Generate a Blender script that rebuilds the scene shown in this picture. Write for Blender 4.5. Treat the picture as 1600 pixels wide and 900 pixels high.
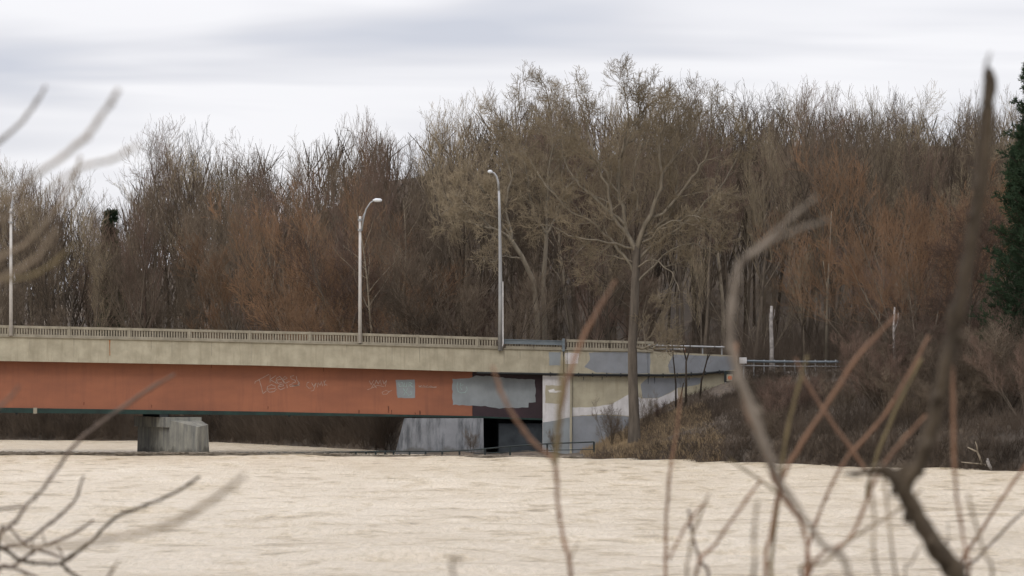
import bpy, math, random
import numpy as np
from mathutils import Vector
R = math.radians
random.seed(11); RNG = np.random.default_rng(7)
for o in list(bpy.data.objects): bpy.data.objects.remove(o)
scene = bpy.context.scene
col = scene.collection

# ------------------------------------------------------------------ camera, sky, sun, exposure
F = 4800.0; HY = 620.0; CZ = 4.5            # focal length in photo pixels, horizon row, eye height over the water
cam_d = bpy.data.cameras.new('camera'); cam = bpy.data.objects.new('camera', cam_d); col.objects.link(cam)
cam_d.sensor_width = 36.0; cam_d.lens = 36.0 * F / 1600; cam_d.shift_y = (HY - 450) / 1600
cam_d.clip_start = 0.5; cam_d.clip_end = 6000
cam.location = (0, 0, CZ); cam.rotation_euler = (R(90), 0, 0)
cam_d.dof.use_dof = True; cam_d.dof.focus_distance = 238.0; cam_d.dof.aperture_fstop = 5.0
scene.camera = cam
def at(px, py, Y):
    return Vector(((px - 800) / F * Y, Y, CZ - (py - HY) / F * Y))

SUN_EL, SUN_AZ = 42, 205                     # overcast: a weak, very wide sun behind the camera's left shoulder
world = bpy.data.worlds.new("World"); scene.world = world; world.use_nodes = True
nt = world.node_tree; N = nt.nodes; L = nt.links
bg = N['Background']; bg.inputs[1].default_value = 0.1
sky = N.new('ShaderNodeTexSky'); sky.sky_type = 'NISHITA'; sky.sun_disc = False
sky.sun_elevation = R(SUN_EL); sky.sun_rotation = R(SUN_AZ)
tc = N.new('ShaderNodeTexCoord'); sep = N.new('ShaderNodeSeparateXYZ'); L.new(tc.outputs['Generated'], sep.inputs[0])
mp = N.new('ShaderNodeMapping'); mp.inputs['Scale'].default_value = (3.2, 3.2, 33.0); mp.inputs['Location'].default_value = (0.55, 0.0, 1.1)
L.new(tc.outputs['Generated'], mp.inputs[0])
nz = N.new('ShaderNodeTexNoise'); nz.inputs['Scale'].default_value = 1.0; nz.inputs['Detail'].default_value = 3.5
nz.inputs['Roughness'].default_value = 0.5; nz.inputs['Distortion'].default_value = 0.5
L.new(mp.outputs[0], nz.inputs['Vector'])
cr = N.new('ShaderNodeValToRGB'); L.new(nz.outputs['Fac'], cr.inputs[0])
cr.color_ramp.elements[0].position = 0.40; cr.color_ramp.elements[0].color = (6.5, 6.7, 7.5, 1)
cr.color_ramp.elements[1].position = 0.60; cr.color_ramp.elements[1].color = (9.7, 9.6, 9.9, 1)
e = cr.color_ramp.elements.new(0.50); e.color = (8.0, 8.0, 8.5, 1)
mr = N.new('ShaderNodeMapRange'); L.new(sep.outputs[2], mr.inputs[0])
mr.inputs[1].default_value = 0.12; mr.inputs[2].default_value = 1.0; mr.inputs[3].default_value = 1.0; mr.inputs[4].default_value = 2.7
vm = N.new('ShaderNodeVectorMath'); vm.operation = 'SCALE'; L.new(cr.outputs[0], vm.inputs[0]); L.new(mr.outputs[0], vm.inputs['Scale'])
mx = N.new('ShaderNodeMix'); mx.data_type = 'RGBA'; mx.inputs[0].default_value = 0.93
L.new(sky.outputs[0], mx.inputs[6]); L.new(vm.outputs[0], mx.inputs[7]); L.new(mx.outputs[2], bg.inputs[0])

sd = bpy.data.lights.new('sun', 'SUN'); sd.energy = 0.9; sd.angle = R(14); sd.color = (1.0, 0.95, 0.88)
sun = bpy.data.objects.new('sun', sd); col.objects.link(sun)
az = R(SUN_AZ); dirv = Vector((math.sin(az) * math.cos(R(SUN_EL)), math.cos(az) * math.cos(R(SUN_EL)), math.sin(R(SUN_EL))))
sun.rotation_euler = dirv.to_track_quat('Z', 'Y').to_euler()
scene.view_settings.view_transform = 'Standard'; scene.view_settings.look = 'None'
scene.view_settings.exposure = 0.0; scene.view_settings.gamma = 1.0; scene.view_settings.use_curve_mapping = False
scene.render.engine = 'CYCLES'

# ------------------------------------------------------------------ materials
def mat(name, c1, c2=None, scale=3.0, stretch=(1, 1, 1), rough=0.85, spec=0.3, bump=0.0, rnd=None, detail=5, metal=0.0, lo=0.35, hi=0.65, extra=None):
    m = bpy.data.materials.new(name); m.use_nodes = True
    t = m.node_tree; n = t.nodes; l = t.links; b = n['Principled BSDF']
    b.inputs['Roughness'].default_value = rough; b.inputs['Specular IOR Level'].default_value = spec; b.inputs['Metallic'].default_value = metal
    c2 = c2 or tuple(x * 0.7 for x in c1)
    tcn = n.new('ShaderNodeTexCoord'); ma = n.new('ShaderNodeMapping'); ma.inputs['Scale'].default_value = stretch
    l.new(tcn.outputs['Object'], ma.inputs[0])
    no = n.new('ShaderNodeTexNoise'); no.inputs['Scale'].default_value = scale; no.inputs['Detail'].default_value = detail; no.inputs['Roughness'].default_value = 0.62
    l.new(ma.outputs[0], no.inputs['Vector'])
    rp = n.new('ShaderNodeValToRGB'); rp.color_ramp.elements[0].position = lo; rp.color_ramp.elements[1].position = hi
    rp.color_ramp.elements[0].color = (*c2, 1); rp.color_ramp.elements[1].color = (*c1, 1)
    l.new(no.outputs['Fac'], rp.inputs[0]); outc = rp.outputs[0]
    if rnd:                                   # every object of a kind has its own tone
        oi = n.new('ShaderNodeObjectInfo'); r2 = n.new('ShaderNodeValToRGB')
        els = r2.color_ramp.elements
        for i, c in enumerate(rnd):
            ee = els[i] if i < 2 else els.new(0.5)
            ee.color = (*c, 1)
        for i in range(len(rnd)): els[i].position = i / (len(rnd) - 1)
        l.new(oi.outputs['Random'], r2.inputs[0])
        mm = n.new('ShaderNodeMix'); mm.data_type = 'RGBA'; mm.blend_type = 'MULTIPLY'; mm.inputs[0].default_value = 1
        l.new(outc, mm.inputs[6]); l.new(r2.outputs[0], mm.inputs[7]); outc = mm.outputs[2]
    if extra: outc = extra(n, l, outc, tcn)
    l.new(outc, b.inputs['Base Color'])
    if bump:
        bp = n.new('ShaderNodeBump'); bp.inputs['Strength'].default_value = bump; bp.inputs['Distance'].default_value = 0.05
        l.new(no.outputs['Fac'], bp.inputs['Height']); l.new(bp.outputs[0], b.inputs['Normal'])
    return m

def streaks(col2, amount=0.6, sx=1.3, sz=0.12, lo=0.5, hi=0.72, blotch=None):
    """vertical run-off stains on concrete and paint"""
    def f(n, l, c, tcn):
        ma = n.new('ShaderNodeMapping'); ma.inputs['Scale'].default_value = (sx, sx, sz); l.new(tcn.outputs['Object'], ma.inputs[0])
        no = n.new('ShaderNodeTexNoise'); no.inputs['Scale'].default_value = 1.6; no.inputs['Detail'].default_value = 6; no.inputs['Roughness'].default_value = 0.7
        l.new(ma.outputs[0], no.inputs['Vector'])
        mr_ = n.new('ShaderNodeMapRange'); mr_.inputs[1].default_value = lo; mr_.inputs[2].default_value = hi; mr_.inputs[4].default_value = amount
        l.new(no.outputs['Fac'], mr_.inputs[0])
        mm = n.new('ShaderNodeMix'); mm.data_type = 'RGBA'; l.new(mr_.outputs[0], mm.inputs[0]); l.new(c, mm.inputs[6]); mm.inputs[7].default_value = (*col2, 1)
        return mm.outputs[2]
    return f
M = {}
M['concrete'] = mat('weathered_concrete', (0.365, 0.33, 0.245), (0.265, 0.238, 0.172), 0.9, (1, 1, 1), 0.9, bump=0.4, extra=streaks((0.22, 0.19, 0.13), 0.6, 2.4, 0.25))
M['rail_concrete'] = mat('railing_concrete', (0.28, 0.25, 0.19), (0.19, 0.168, 0.125), 1.5, rough=0.9)
def tide(base):
    def f(n, l, c, tcn):
        c = base(n, l, c, tcn); sp = n.new('ShaderNodeSeparateXYZ'); l.new(tcn.outputs['Object'], sp.inputs[0])
        no = n.new('ShaderNodeTexNoise'); no.inputs['Scale'].default_value = 1.1; no.inputs['Detail'].default_value = 5; l.new(tcn.outputs['Object'], no.inputs['Vector'])
        ma_ = n.new('ShaderNodeMath'); ma_.operation = 'MULTIPLY_ADD'; ma_.inputs[1].default_value = -1.4; l.new(no.outputs['Fac'], ma_.inputs[0]); l.new(sp.outputs[2], ma_.inputs[2])
        mr_ = n.new('ShaderNodeMapRange'); mr_.inputs[1].default_value = -.15; mr_.inputs[2].default_value = -.4; mr_.inputs[4].default_value = .65; l.new(ma_.outputs[0], mr_.inputs[0])
        mm = n.new('ShaderNodeMix'); mm.data_type = 'RGBA'; l.new(mr_.outputs[0], mm.inputs[0]); l.new(c, mm.inputs[6]); mm.inputs[7].default_value = (0.06, 0.055, 0.045, 1)
        return mm.outputs[2]
    return f
M['pier'] = mat('pier_concrete', (0.27, 0.26, 0.215), (0.15, 0.148, 0.13), 0.8, (1, 1, .6), 0.9, bump=0.4, extra=tide(streaks((0.07, 0.075, 0.08), 0.75, 1.4, 0.12, .45, .66)))
M['pier_grey'] = mat('grey_painted_concrete', (0.20, 0.205, 0.215), (0.15, 0.153, 0.16), 0.6, rough=0.8, extra=tide(streaks((0.05, 0.054, 0.058), 0.85, 0.7, 0.06, .46, .60)))
M['dark_wall'] = mat('shade_and_stain_dark', (0.045, 0.052, 0.058), (0.022, 0.026, 0.03), 0.8, rough=0.9)  # abutment shade darkened into the colour; serves joints and run-off stains too
M['girder'] = mat('brick_red_steel', (0.275, 0.102, 0.052), (0.215, 0.08, 0.043), 0.5, (.4, 1, 1), 0.6, 0.3, extra=streaks((0.16, 0.06, 0.038), 0.5, 1.2, 0.1))
M['maroon'] = mat('maroon_primer', (0.035, 0.018, 0.022), (0.022, 0.013, 0.016), 1.2, rough=0.6)
M['green'] = mat('dark_green_steel', (0.012, 0.035, 0.028), (0.008, 0.018, 0.015), 1.0, rough=0.6)
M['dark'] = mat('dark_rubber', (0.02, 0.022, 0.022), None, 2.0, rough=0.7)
M['grey_paint'] = mat('grey_cover_paint', (0.23, 0.25, 0.255), (0.185, 0.20, 0.205), 0.7, rough=0.7, extra=streaks((0.16, 0.17, 0.18), .5, 1.5, .3))
M['blue_paint'] = mat('blue_grey_cover_paint', (0.215, 0.225, 0.238), (0.172, 0.18, 0.19), 0.8, rough=0.7, extra=streaks((0.20, 0.215, 0.24), .6, 1.5, .3))
M['white_paint'] = mat('off_white_cover_paint', (0.56, 0.54, 0.53), (0.44, 0.42, 0.41), 1.0, rough=0.75, extra=streaks((0.33, 0.31, 0.28), .6, 1.8, .3))
M['beige_paint'] = mat('beige_cover_paint', (0.38, 0.345, 0.25), (0.30, 0.27, 0.195), 1.0, rough=0.8, extra=streaks((0.25, 0.21, 0.14), .6, 1.8, .25))
M['tag_white'] = mat('pale_spray_paint', (0.36, 0.30, 0.26), (0.26, 0.18, 0.14), 6, rough=0.6)
M['tag_green'] = mat('pale_green_spray_paint', (0.30, 0.41, 0.37), (0.22, 0.30, 0.27), 6, rough=0.6)
M['rust'] = mat('rust_stain', (0.30, 0.11, 0.03), (0.14, 0.06, 0.03), 3, rough=0.9)
M['rust_dark'] = mat('dark_rust', (0.17, 0.055, 0.03), (0.09, 0.035, 0.022), 5, rough=.9)
M['pole'] = mat('pale_concrete_pole', (0.50, 0.475, 0.44), (0.38, 0.36, 0.335), 1.2, rough=0.7)
M['galv'] = mat('galvanised_steel', (0.33, 0.33, 0.32), (0.26, 0.26, 0.26), 1.5, rough=0.45, metal=0.4)
M['lampglass'] = mat('lamp_housing', (0.62, 0.64, 0.66), (0.5, 0.52, 0.54), 2, rough=0.3)
M['steelrail'] = mat('blue_grey_steel_rail', (0.15, 0.175, 0.19), (0.10, 0.118, 0.128), 2.5, (0.4, 1, 1), rough=0.5, metal=0.2)
M['white'] = mat('white_paint', (0.7, 0.68, 0.66), (0.5, 0.48, 0.46), 2, rough=0.6)
M['orange'] = mat('orange_sign_paint', (0.75, 0.17, 0.03), (0.6, 0.13, 0.03), 3, rough=0.5)
M['asphalt'] = mat('asphalt', (0.055, 0.055, 0.055), (0.04, 0.04, 0.04), 2, rough=0.9)
M['black_steel'] = mat('dark_green_black_steel', (0.02, 0.03, 0.028), (0.012, 0.015, 0.015), 2, rough=0.6)
M['debris'] = mat('silt_and_debris', (0.26, 0.22, 0.165), (0.12, 0.10, 0.075), 2.0, rough=0.95)
BR = [(0.55, 0.53, 0.51), (0.95, 0.91, 0.86), (1.4, 1.34, 1.24)]
M['bark_hero'] = mat('dark_grey_trunk_bark', (0.115, 0.096, 0.076), (0.062, 0.052, 0.042), 3.5, (1, 1, .15), 0.95, 0.15, bump=.8)
M['bark'] = mat('grey_brown_bark', (0.135, 0.114, 0.092), (0.075, 0.063, 0.051), 2.5, (1, 1, .25), 0.95, 0.15, rnd=BR)
M['bark_dark'] = mat('dark_bark', (0.06, 0.049, 0.039), (0.035, 0.029, 0.023), 2.5, (1, 1, .25), 0.95, 0.15, rnd=BR)
M['bark_pale'] = mat('pale_tan_bark', (0.32, 0.27, 0.20), (0.21, 0.175, 0.13), 2.5, (1, 1, .3), 0.95, 0.15)
M['bark_mid'] = mat('tan_grey_bark', (0.19, 0.162, 0.122), (0.115, 0.098, 0.074), 3.5, (1, 1, .18), 0.95, 0.15, bump=.6)
M['birch'] = mat('birch_bark', (0.36, 0.33, 0.30), (0.14, 0.125, 0.115), 2.2, (1, 1, 1.2), 0.8)
M['twig'] = mat('grey_brown_twigs', (0.150, 0.121, 0.094), (0.085, 0.069, 0.054), 0.35, rough=0.95, spec=.1, rnd=BR)
M['twig_red'] = mat('reddish_brown_twigs', (0.165, 0.117, 0.096), (0.096, 0.069, 0.057), 0.35, rough=0.95, spec=.1, rnd=BR)
M['twig_orange'] = mat('orange_budding_twigs', (0.245, 0.150, 0.092), (0.14, 0.095, 0.063), 0.3, rough=0.95, spec=.1, rnd=BR)
M['twig_tan'] = mat('pale_tan_twigs', (0.27, 0.228, 0.162), (0.165, 0.138, 0.10), 0.35, rough=0.95, spec=.1, rnd=BR)
M['needle'] = mat('dark_evergreen_needles', (0.030, 0.052, 0.024), (0.016, 0.030, 0.014), 0.5, rough=0.8, spec=.2)
M['brush'] = mat('brown_brush', (0.120, 0.092, 0.069), (0.05, 0.039, 0.03), 0.25, rough=0.95, spec=.1)
M['brush_tan'] = mat('tan_dead_grass', (0.38, 0.285, 0.17), (0.20, 0.145, 0.09), 0.5, rough=0.95, spec=.1)
M['near_bark'] = mat('dark_wet_bark', (0.085, 0.062, 0.038), (0.045, 0.033, 0.021), 22, (1, 1, .3), 0.8, 0.25, bump=.5)
M['near_grey'] = mat('grey_tan_branch', (0.26, 0.215, 0.165), (0.155, 0.125, 0.095), 20, (1, 1, .3), 0.8, 0.25, bump=.5)
M['near_orange'] = mat('orange_brown_twig', (0.25, 0.135, 0.075), (0.15, 0.088, 0.055), 14, (1, 1, .4), 0.7, 0.3)
M['near_brown'] = mat('dull_brown_twig', (0.17, 0.125, 0.095), (0.095, 0.072, 0.056), 18, (1, 1, .4), 0.8, 0.25)
M['near_olive'] = mat('olive_brown_twig', (0.20, 0.15, 0.07), (0.11, 0.085, 0.045), 14, (1, 1, .4), 0.8, 0.3)
M['near_pink'] = mat('pinkish_tan_twig', (0.29, 0.22, 0.145), (0.19, 0.145, 0.095), 14, (1, 1, .4), 0.8, 0.3)

def ground_extra(n, l, c, tcn):
    no = n.new('ShaderNodeTexNoise'); no.inputs['Scale'].default_value = 0.11; no.inputs['Detail'].default_value = 3
    l.new(tcn.outputs['Object'], no.inputs['Vector'])
    mr_ = n.new('ShaderNodeMapRange'); mr_.inputs[1].default_value = .45; mr_.inputs[2].default_value = .62; l.new(no.outputs['Fac'], mr_.inputs[0])
    mm = n.new('ShaderNodeMix'); mm.data_type = 'RGBA'; l.new(mr_.outputs[0], mm.inputs[0]); l.new(c, mm.inputs[6]); mm.inputs[7].default_value = (0.065, 0.052, 0.04, 1)
    return mm.outputs[2]
M['ground'] = mat('leaf_litter_ground', (0.125, 0.094, 0.064), (0.05, 0.039, 0.03), 2.6, rough=0.95, detail=8, bump=.6, extra=ground_extra)

# water: silt-laden brown flood water, wind-ruffled
wm = bpy.data.materials.new('muddy_flood_water'); wm.use_nodes = True
t = wm.node_tree; n = t.nodes; l = t.links; b = n['Principled BSDF']
b.inputs['Roughness'].default_value = 0.28; b.inputs['IOR'].default_value = 1.33; b.inputs['Specular IOR Level'].default_value = 0.5
tcn = n.new('ShaderNodeTexCoord')
def wn(sc, st, det, dist=0.0, ro=.55):
    ma = n.new('ShaderNodeMapping'); ma.inputs['Scale'].default_value = st; l.new(tcn.outputs['Object'], ma.inputs[0])
    no = n.new('ShaderNodeTexNoise'); no.inputs['Scale'].default_value = sc; no.inputs['Detail'].default_value = det; no.inputs['Distortion'].default_value = dist; no.inputs['Roughness'].default_value = ro
    l.new(ma.outputs[0], no.inputs['Vector']); return no
w1 = wn(1.0, (0.50, 0.60, 1), 9, 0.35, .70); w2 = wn(1.0, (4.5, 2.2, 1), 7, 0.3, .75); w3 = wn(1.0, (0.05, 0.03, 1), 3)
rp = n.new('ShaderNodeValToRGB'); l.new(w1.outputs['Fac'], rp.inputs[0])
rp.color_ramp.elements[0].position = 0.33; rp.color_ramp.elements[0].color = (0.37, 0.29, 0.19, 1)  # wavelet shading painted into the base colour as darker streaks
rp.color_ramp.elements[1].position = 0.50; rp.color_ramp.elements[1].color = (0.745, 0.64, 0.49, 1)
ee = rp.color_ramp.elements.new(.43); ee.color = (0.63, 0.52, 0.36, 1)
rp2 = n.new('ShaderNodeValToRGB'); l.new(w3.outputs['Fac'], rp2.inputs[0])
rp2.color_ramp.elements[0].position = .35; rp2.color_ramp.elements[0].color = (.93, .91, .88, 1); rp2.color_ramp.elements[1].position = .65; rp2.color_ramp.elements[1].color = (1.04, 1.04, 1.05, 1)
mm = n.new('ShaderNodeMix'); mm.data_type = 'RGBA'; mm.blend_type = 'MULTIPLY'; mm.inputs[0].default_value = 1
l.new(rp.outputs[0], mm.inputs[6]); l.new(rp2.outputs[0], mm.inputs[7]); rp3 = n.new('ShaderNodeValToRGB'); l.new(w2.outputs['Fac'], rp3.inputs[0])
rp3.color_ramp.elements[0].position = .38; rp3.color_ramp.elements[0].color = (.86, .85, .81, 1); rp3.color_ramp.elements[1].position = .58; rp3.color_ramp.elements[1].color = (1.05, 1.05, 1.06, 1)  # fine ripple contrast multiplied into the colour
m3 = n.new('ShaderNodeMix'); m3.data_type = 'RGBA'; m3.blend_type = 'MULTIPLY'; m3.inputs[0].default_value = 1
l.new(mm.outputs[2], m3.inputs[6]); l.new(rp3.outputs[0], m3.inputs[7]); l.new(m3.outputs[2], b.inputs['Base Color'])
ad = n.new('ShaderNodeMath'); ad.operation = 'ADD'; l.new(w1.outputs['Fac'], ad.inputs[0]); l.new(w2.outputs['Fac'], ad.inputs[1])
bp = n.new('ShaderNodeBump'); bp.inputs['Strength'].default_value = 0.9; bp.inputs['Distance'].default_value = 0.35
l.new(ad.outputs[0], bp.inputs['Height']); l.new(bp.outputs[0], b.inputs['Normal'])
M['water'] = wm

# ------------------------------------------------------------------ mesh helpers
def link(name, me, m, parent=None):
    me.materials.append(M[m]); o = bpy.data.objects.new(name, me); col.objects.link(o)
    if parent is not None: o.parent = parent
    return o
def tag(o, label=None, cat=None, group=None, kind=None):
    if label: o['label'] = label
    if cat: o['category'] = cat
    if group: o['group'] = group
    if kind: o['kind'] = kind
    return o
def thing(name, label, cat, loc=(0, 0, 0), group=None):
    o = bpy.data.objects.new(name, None); o.location = loc; o.empty_display_size = 0.3; col.objects.link(o)
    return tag(o, label, cat, group)
class MB:
    def __init__(s, org=(0, 0, 0)): s.v = []; s.f = []; s.o = Vector(org)
    def add(s, vs, fs):
        k = len(s.v); s.v += [tuple(Vector(p) - s.o) for p in vs]; s.f += [tuple(i + k for i in f) for f in fs]
    def box(s, a, b):
        x0, y0, z0 = a; x1, y1, z1 = b
        s.add([(x0, y0, z0), (x1, y0, z0), (x1, y1, z0), (x0, y1, z0), (x0, y0, z1), (x1, y0, z1), (x1, y1, z1), (x0, y1, z1)],
              [(0, 3, 2, 1), (4, 5, 6, 7), (0, 1, 5, 4), (1, 2, 6, 5), (2, 3, 7, 6), (3, 0, 4, 7)])
    def slab(s, pts, y1):
        """closed outline of points in the X-Z plane, given depth towards +Y"""
        n_ = len(pts); s.add(list(pts) + [(p[0], y1, p[2]) for p in pts],
              [tuple(range(n_)), tuple(range(2 * n_ - 1, n_ - 1, -1))] + [(i, i + n_, (i + 1) % n_ + n_, (i + 1) % n_) for i in range(n_)])
    def prism(s, plan, z0, z1, top=None):
        n_ = len(plan); top = top or plan
        s.add([(x, y, z0) for x, y in plan] + [(x, y, (z1[i] if isinstance(z1, (list, tuple)) else z1)) for i, (x, y) in enumerate(top)],
              [tuple(range(n_ - 1, -1, -1)), tuple(range(n_, 2 * n_))] + [(i, (i + 1) % n_, (i + 1) % n_ + n_, i + n_) for i in range(n_)])
    def strip(s, px0, px1, ftop, fbot, Y0, Y1, step=25):
        """a long beam along X whose top and bottom follow curves given on the bridge face"""
        k = max(1, int(abs(px1 - px0) / step)); xs = [px0 + (px1 - px0) * i / k for i in range(k + 1)]
        vs = []
        for x in xs:
            X = (x - 800) / F * Y0; zt = CZ - (ftop(x) - HY) / F * Y0; zb = CZ - (fbot(x) - HY) / F * Y0
            vs += [(X, Y0, zb), (X, Y0, zt), (X, Y1, zt), (X, Y1, zb)]
        fs = [(0, 1, 2, 3), tuple(4 * k + j for j in (3, 2, 1, 0))]
        for i in range(k):
            a = 4 * i; c = a + 4
            fs += [(a, c, c + 1, a + 1), (a + 1, c + 1, c + 2, a + 2), (a + 2, c + 2, c + 3, a + 3), (a + 3, c + 3, c, a)]
        s.add(vs, fs)
    def tube(s, pts, rs, k=8, cap=True):
        pts = [Vector(p) for p in pts]
        if not isinstance(rs, (list, tuple)): rs = [rs] * len(pts)
        vs = []; ref = None
        for i, p in enumerate(pts):
            d = (pts[min(i + 1, len(pts) - 1)] - pts[max(i - 1, 0)]).normalized()
            if ref is None: ref = d.orthogonal().normalized()
            u = (ref - d * ref.dot(d)); u = u.normalized() if u.length > 1e-6 else d.orthogonal().normalized(); ref = u; w = d.cross(u)
            for j in range(k):
                a = 2 * math.pi * j / k; vs.append(p + (u * math.cos(a) + w * math.sin(a)) * rs[i])
        fs = [(i * k + j, i * k + (j + 1) % k, (i + 1) * k + (j + 1) % k, (i + 1) * k + j) for i in range(len(pts) - 1) for j in range(k)]
        if cap: fs += [tuple(range(k - 1, -1, -1)), tuple((len(pts) - 1) * k + j for j in range(k))]
        s.add(vs, fs)
    def build(s, name, m, parent=None, smooth=False, label=None):
        me = bpy.data.meshes.new(name); me.from_pydata(s.v, [], s.f); me.validate(); me.update()
        import bmesh
        bm = bmesh.new(); bm.from_mesh(me); bmesh.ops.recalc_face_normals(bm, faces=bm.faces); bm.to_mesh(me); bm.free()
        if smooth: me.polygons.foreach_set('use_smooth', [True] * len(me.polygons))
        o = link(name, me, m, parent)
        if parent is None: o.location = s.o
        if label: o['label'] = label
        return o
def seg_mesh(name, P0, P1, R0, R1, k=3, smooth=False):
    """many tapered twigs as one mesh, quickly"""
    P0 = np.asarray(P0, float); P1 = np.asarray(P1, float); R0 = np.asarray(R0, float); R1 = np.asarray(R1, float)
    n_ = len(P0); d = P1 - P0; d /= (np.linalg.norm(d, axis=1, keepdims=True) + 1e-9)
    ref = np.where(np.abs(d[:, 2:3]) > 0.9, np.array([[1., 0, 0]]), np.array([[0, 0, 1.]]))
    u = np.cross(d, ref); u /= (np.linalg.norm(u, axis=1, keepdims=True) + 1e-9); w = np.cross(d, u)
    V = np.zeros((n_, 2 * k, 3))
    for j in range(k):
        a = 2 * math.pi * j / k; o_ = u * math.cos(a) + w * math.sin(a)
        V[:, j] = P0 + o_ * R0[:, None]; V[:, k + j] = P1 + o_ * R1[:, None]
    q = np.array([[j, (j + 1) % k, k + (j + 1) % k, k + j] for j in range(k)])
    Fq = (q[None] + (np.arange(n_) * 2 * k)[:, None, None]).reshape(-1)
    me = bpy.data.meshes.new(name); me.vertices.add(n_ * 2 * k); me.vertices.foreach_set('co', V.reshape(-1))
    me.loops.add(len(Fq)); me.loops.foreach_set('vertex_index', Fq.astype(np.int32))
    me.polygons.add(len(Fq) // 4); me.polygons.foreach_set('loop_start', np.arange(0, len(Fq), 4, dtype=np.int32))
    me.update(calc_edges=True)
    if smooth: me.polygons.foreach_set('use_smooth', [True] * len(me.polygons))
    return me
def interp(tab):
    xs = [a for a, b in tab]; ys = [b for a, b in tab]
    return lambda x: float(np.interp(x, xs, ys))

# ------------------------------------------------------------------ ground and river
SHX = np.array([-2000, -300, -110, -53.7, -36, -28.5, -19, -12, -9.5, -7.5, 6.1, 13.2, 18.75, 31, 44, 90, 300, 2000.])
SHY = np.array([600, 420, 345, 321, 312, 304, 279, 261, 248, 237, 222, 212, 200, 187, 176, 150, 90, 40.])
EX = np.array([-12, 4.5, 6.3, 9.6, 13, 17, 20, 26, 34, 60, 200.]); EZ = np.array([.14, .14, .35, 2.1, 3.9, 5.5, 6.1, 6.5, 6.7, 7, 8.])
RW = 252.5
def height(x, y):
    ys = np.interp(x, SHX, SHY); s = y - ys
    base = np.where(s > 0, 1.5 * (1 - np.exp(-s / 3)) + 0.045 * np.clip(s, 0, 160), np.maximum(s * 0.4, -2.2))
    e_ = np.interp(x, EX, EZ); tt = np.clip(s / np.maximum(239.0 - ys, 4), 0, 1)
    emb = np.where(s > 0, e_ * (0.25 * np.clip(s / 2, 0, 1) + 0.75 * tt ** 0.85) + 0.2 * np.clip(s, 0, 1), base)
    back = e_ + 0.03 * np.clip(y - RW, 0, 200)
    right = np.where(y < 240.4, emb, back)
    k = np.clip((x - 4) / 3.0, 0, 1)
    lowk = np.clip((y - 262) / 12.0, 0, 1)         # behind the abutment the low wood rises to the road
    low = np.where((x > -9) & (x <= 7) & (y < 262), np.minimum(base, 0.14), base)
    z = low * (1 - k) + right * k
    sb = np.where(x > -12, y - 256, s); z = z + np.where(y > 60, np.clip(sb - 46, 0, 110) * 0.24 * np.interp(x, [-75, -20], [0.45, 1.0]), 0)
    near = np.interp(y, [-2000, -20, 6, 14, 22, 34], [6, 3.4, 3.0, 2.4, 0.6, -2.2])
    return np.where(y < 60, near, z)
def axis(fine0, fine1, st, lo, hi):
    a = list(np.arange(fine0, fine1 + 1e-6, st)); g = st
    while a[-1] < hi: g *= 1.25; a.append(a[-1] + g)
    g = st
    while a[0] > lo: g *= 1.25; a.insert(0, a[0] - g)
    return np.array(a)
xs = axis(-75, 75, 1.25, -2500, 2500); ysx = np.concatenate([axis(-10, 40, 1.5, -400, 60), np.arange(75, 160, 12.), np.arange(162, 380, 1.25), axis(382, 400, 5, 382, 4000)])
GX, GY = np.meshgrid(xs, ysx); GZ = height(GX, GY)
bumpy = (np.sin(GX * 1.3 + GY * .7) * np.cos(GY * 1.1 - GX * .4) * .10 + np.sin(GX * .37) * np.sin(GY * .31) * .25)
edge = (np.sin(GX * 2.1 + np.sin(GY * .9) * 2) * .10 + np.sin(GX * .83 + 1.3 * np.sin(GX * .29)) * .12)
GZ = GZ + np.where(GZ > 0.5, bumpy, np.where((GZ > -1) & (GY > 100), edge, 0))
nx, ny = len(xs), len(ysx)
me = bpy.data.meshes.new('ground'); V = np.stack([GX, GY, GZ], -1).reshape(-1, 3)
idx = np.arange(nx * ny).reshape(ny, nx); Q = np.stack([idx[:-1, :-1], idx[:-1, 1:], idx[1:, 1:], idx[1:, :-1]], -1).reshape(-1, 4)
me.from_pydata(V.tolist(), [], Q.tolist()); me.polygons.foreach_set('use_smooth', [True] * len(me.polygons))
tag(link('ground', me, 'ground'), 'brown leaf covered ground and river banks', kind='structure')
def gz(x, y): return float(height(np.array(float(x)), np.array(float(y))))

# water sheet with real low wind waves where the camera sees it
wx = axis(-42, 42, 0.6, -2500, 2500); wy = np.concatenate([[-400, -100, 10, 40, 60], np.arange(66, 160, 0.45), np.arange(160, 245, 0.9), np.arange(246, 350, 2.), [380, 450, 600]])
WX, WY = np.meshgrid(wx, wy); WZ = np.zeros_like(WX)
for i in range(26):
    lam = RNG.uniform(1.6, 7.0); ang = RNG.normal(math.pi / 2, 0.42); ph = RNG.uniform(0, 6.28); kx, ky = math.cos(ang) * 2 * math.pi / lam, math.sin(ang) * 2 * math.pi / lam
    WZ += 0.0055 * lam ** 0.9 * np.sin(WX * kx + WY * ky + ph + 1.2 * np.sin(WX * .11 + i) + .8 * np.sin(WY * .07 + 2 * i))
fade = np.clip((WY - 60) / 6, 0, 1) * np.clip((246 - WY) / 20, 0.25, 1) * np.clip((60 - np.abs(WX)) / 18, 0, 1)
WZ *= fade; nx2, ny2 = len(wx), len(wy)
me = bpy.data.meshes.new('river'); V = np.stack([WX, WY, WZ], -1).reshape(-1, 3)
idx = np.arange(nx2 * ny2).reshape(ny2, nx2); Q = np.stack([idx[:-1, :-1], idx[:-1, 1:], idx[1:, 1:], idx[1:, :-1]], -1).reshape(-1, 4)
me.from_pydata(V.tolist(), [], Q.tolist()); me.polygons.foreach_set('use_smooth', [True] * len(me.polygons))
tag(link('water', me, 'water'), 'wide muddy cream coloured river in flood with wind ripples', kind='structure')

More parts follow.
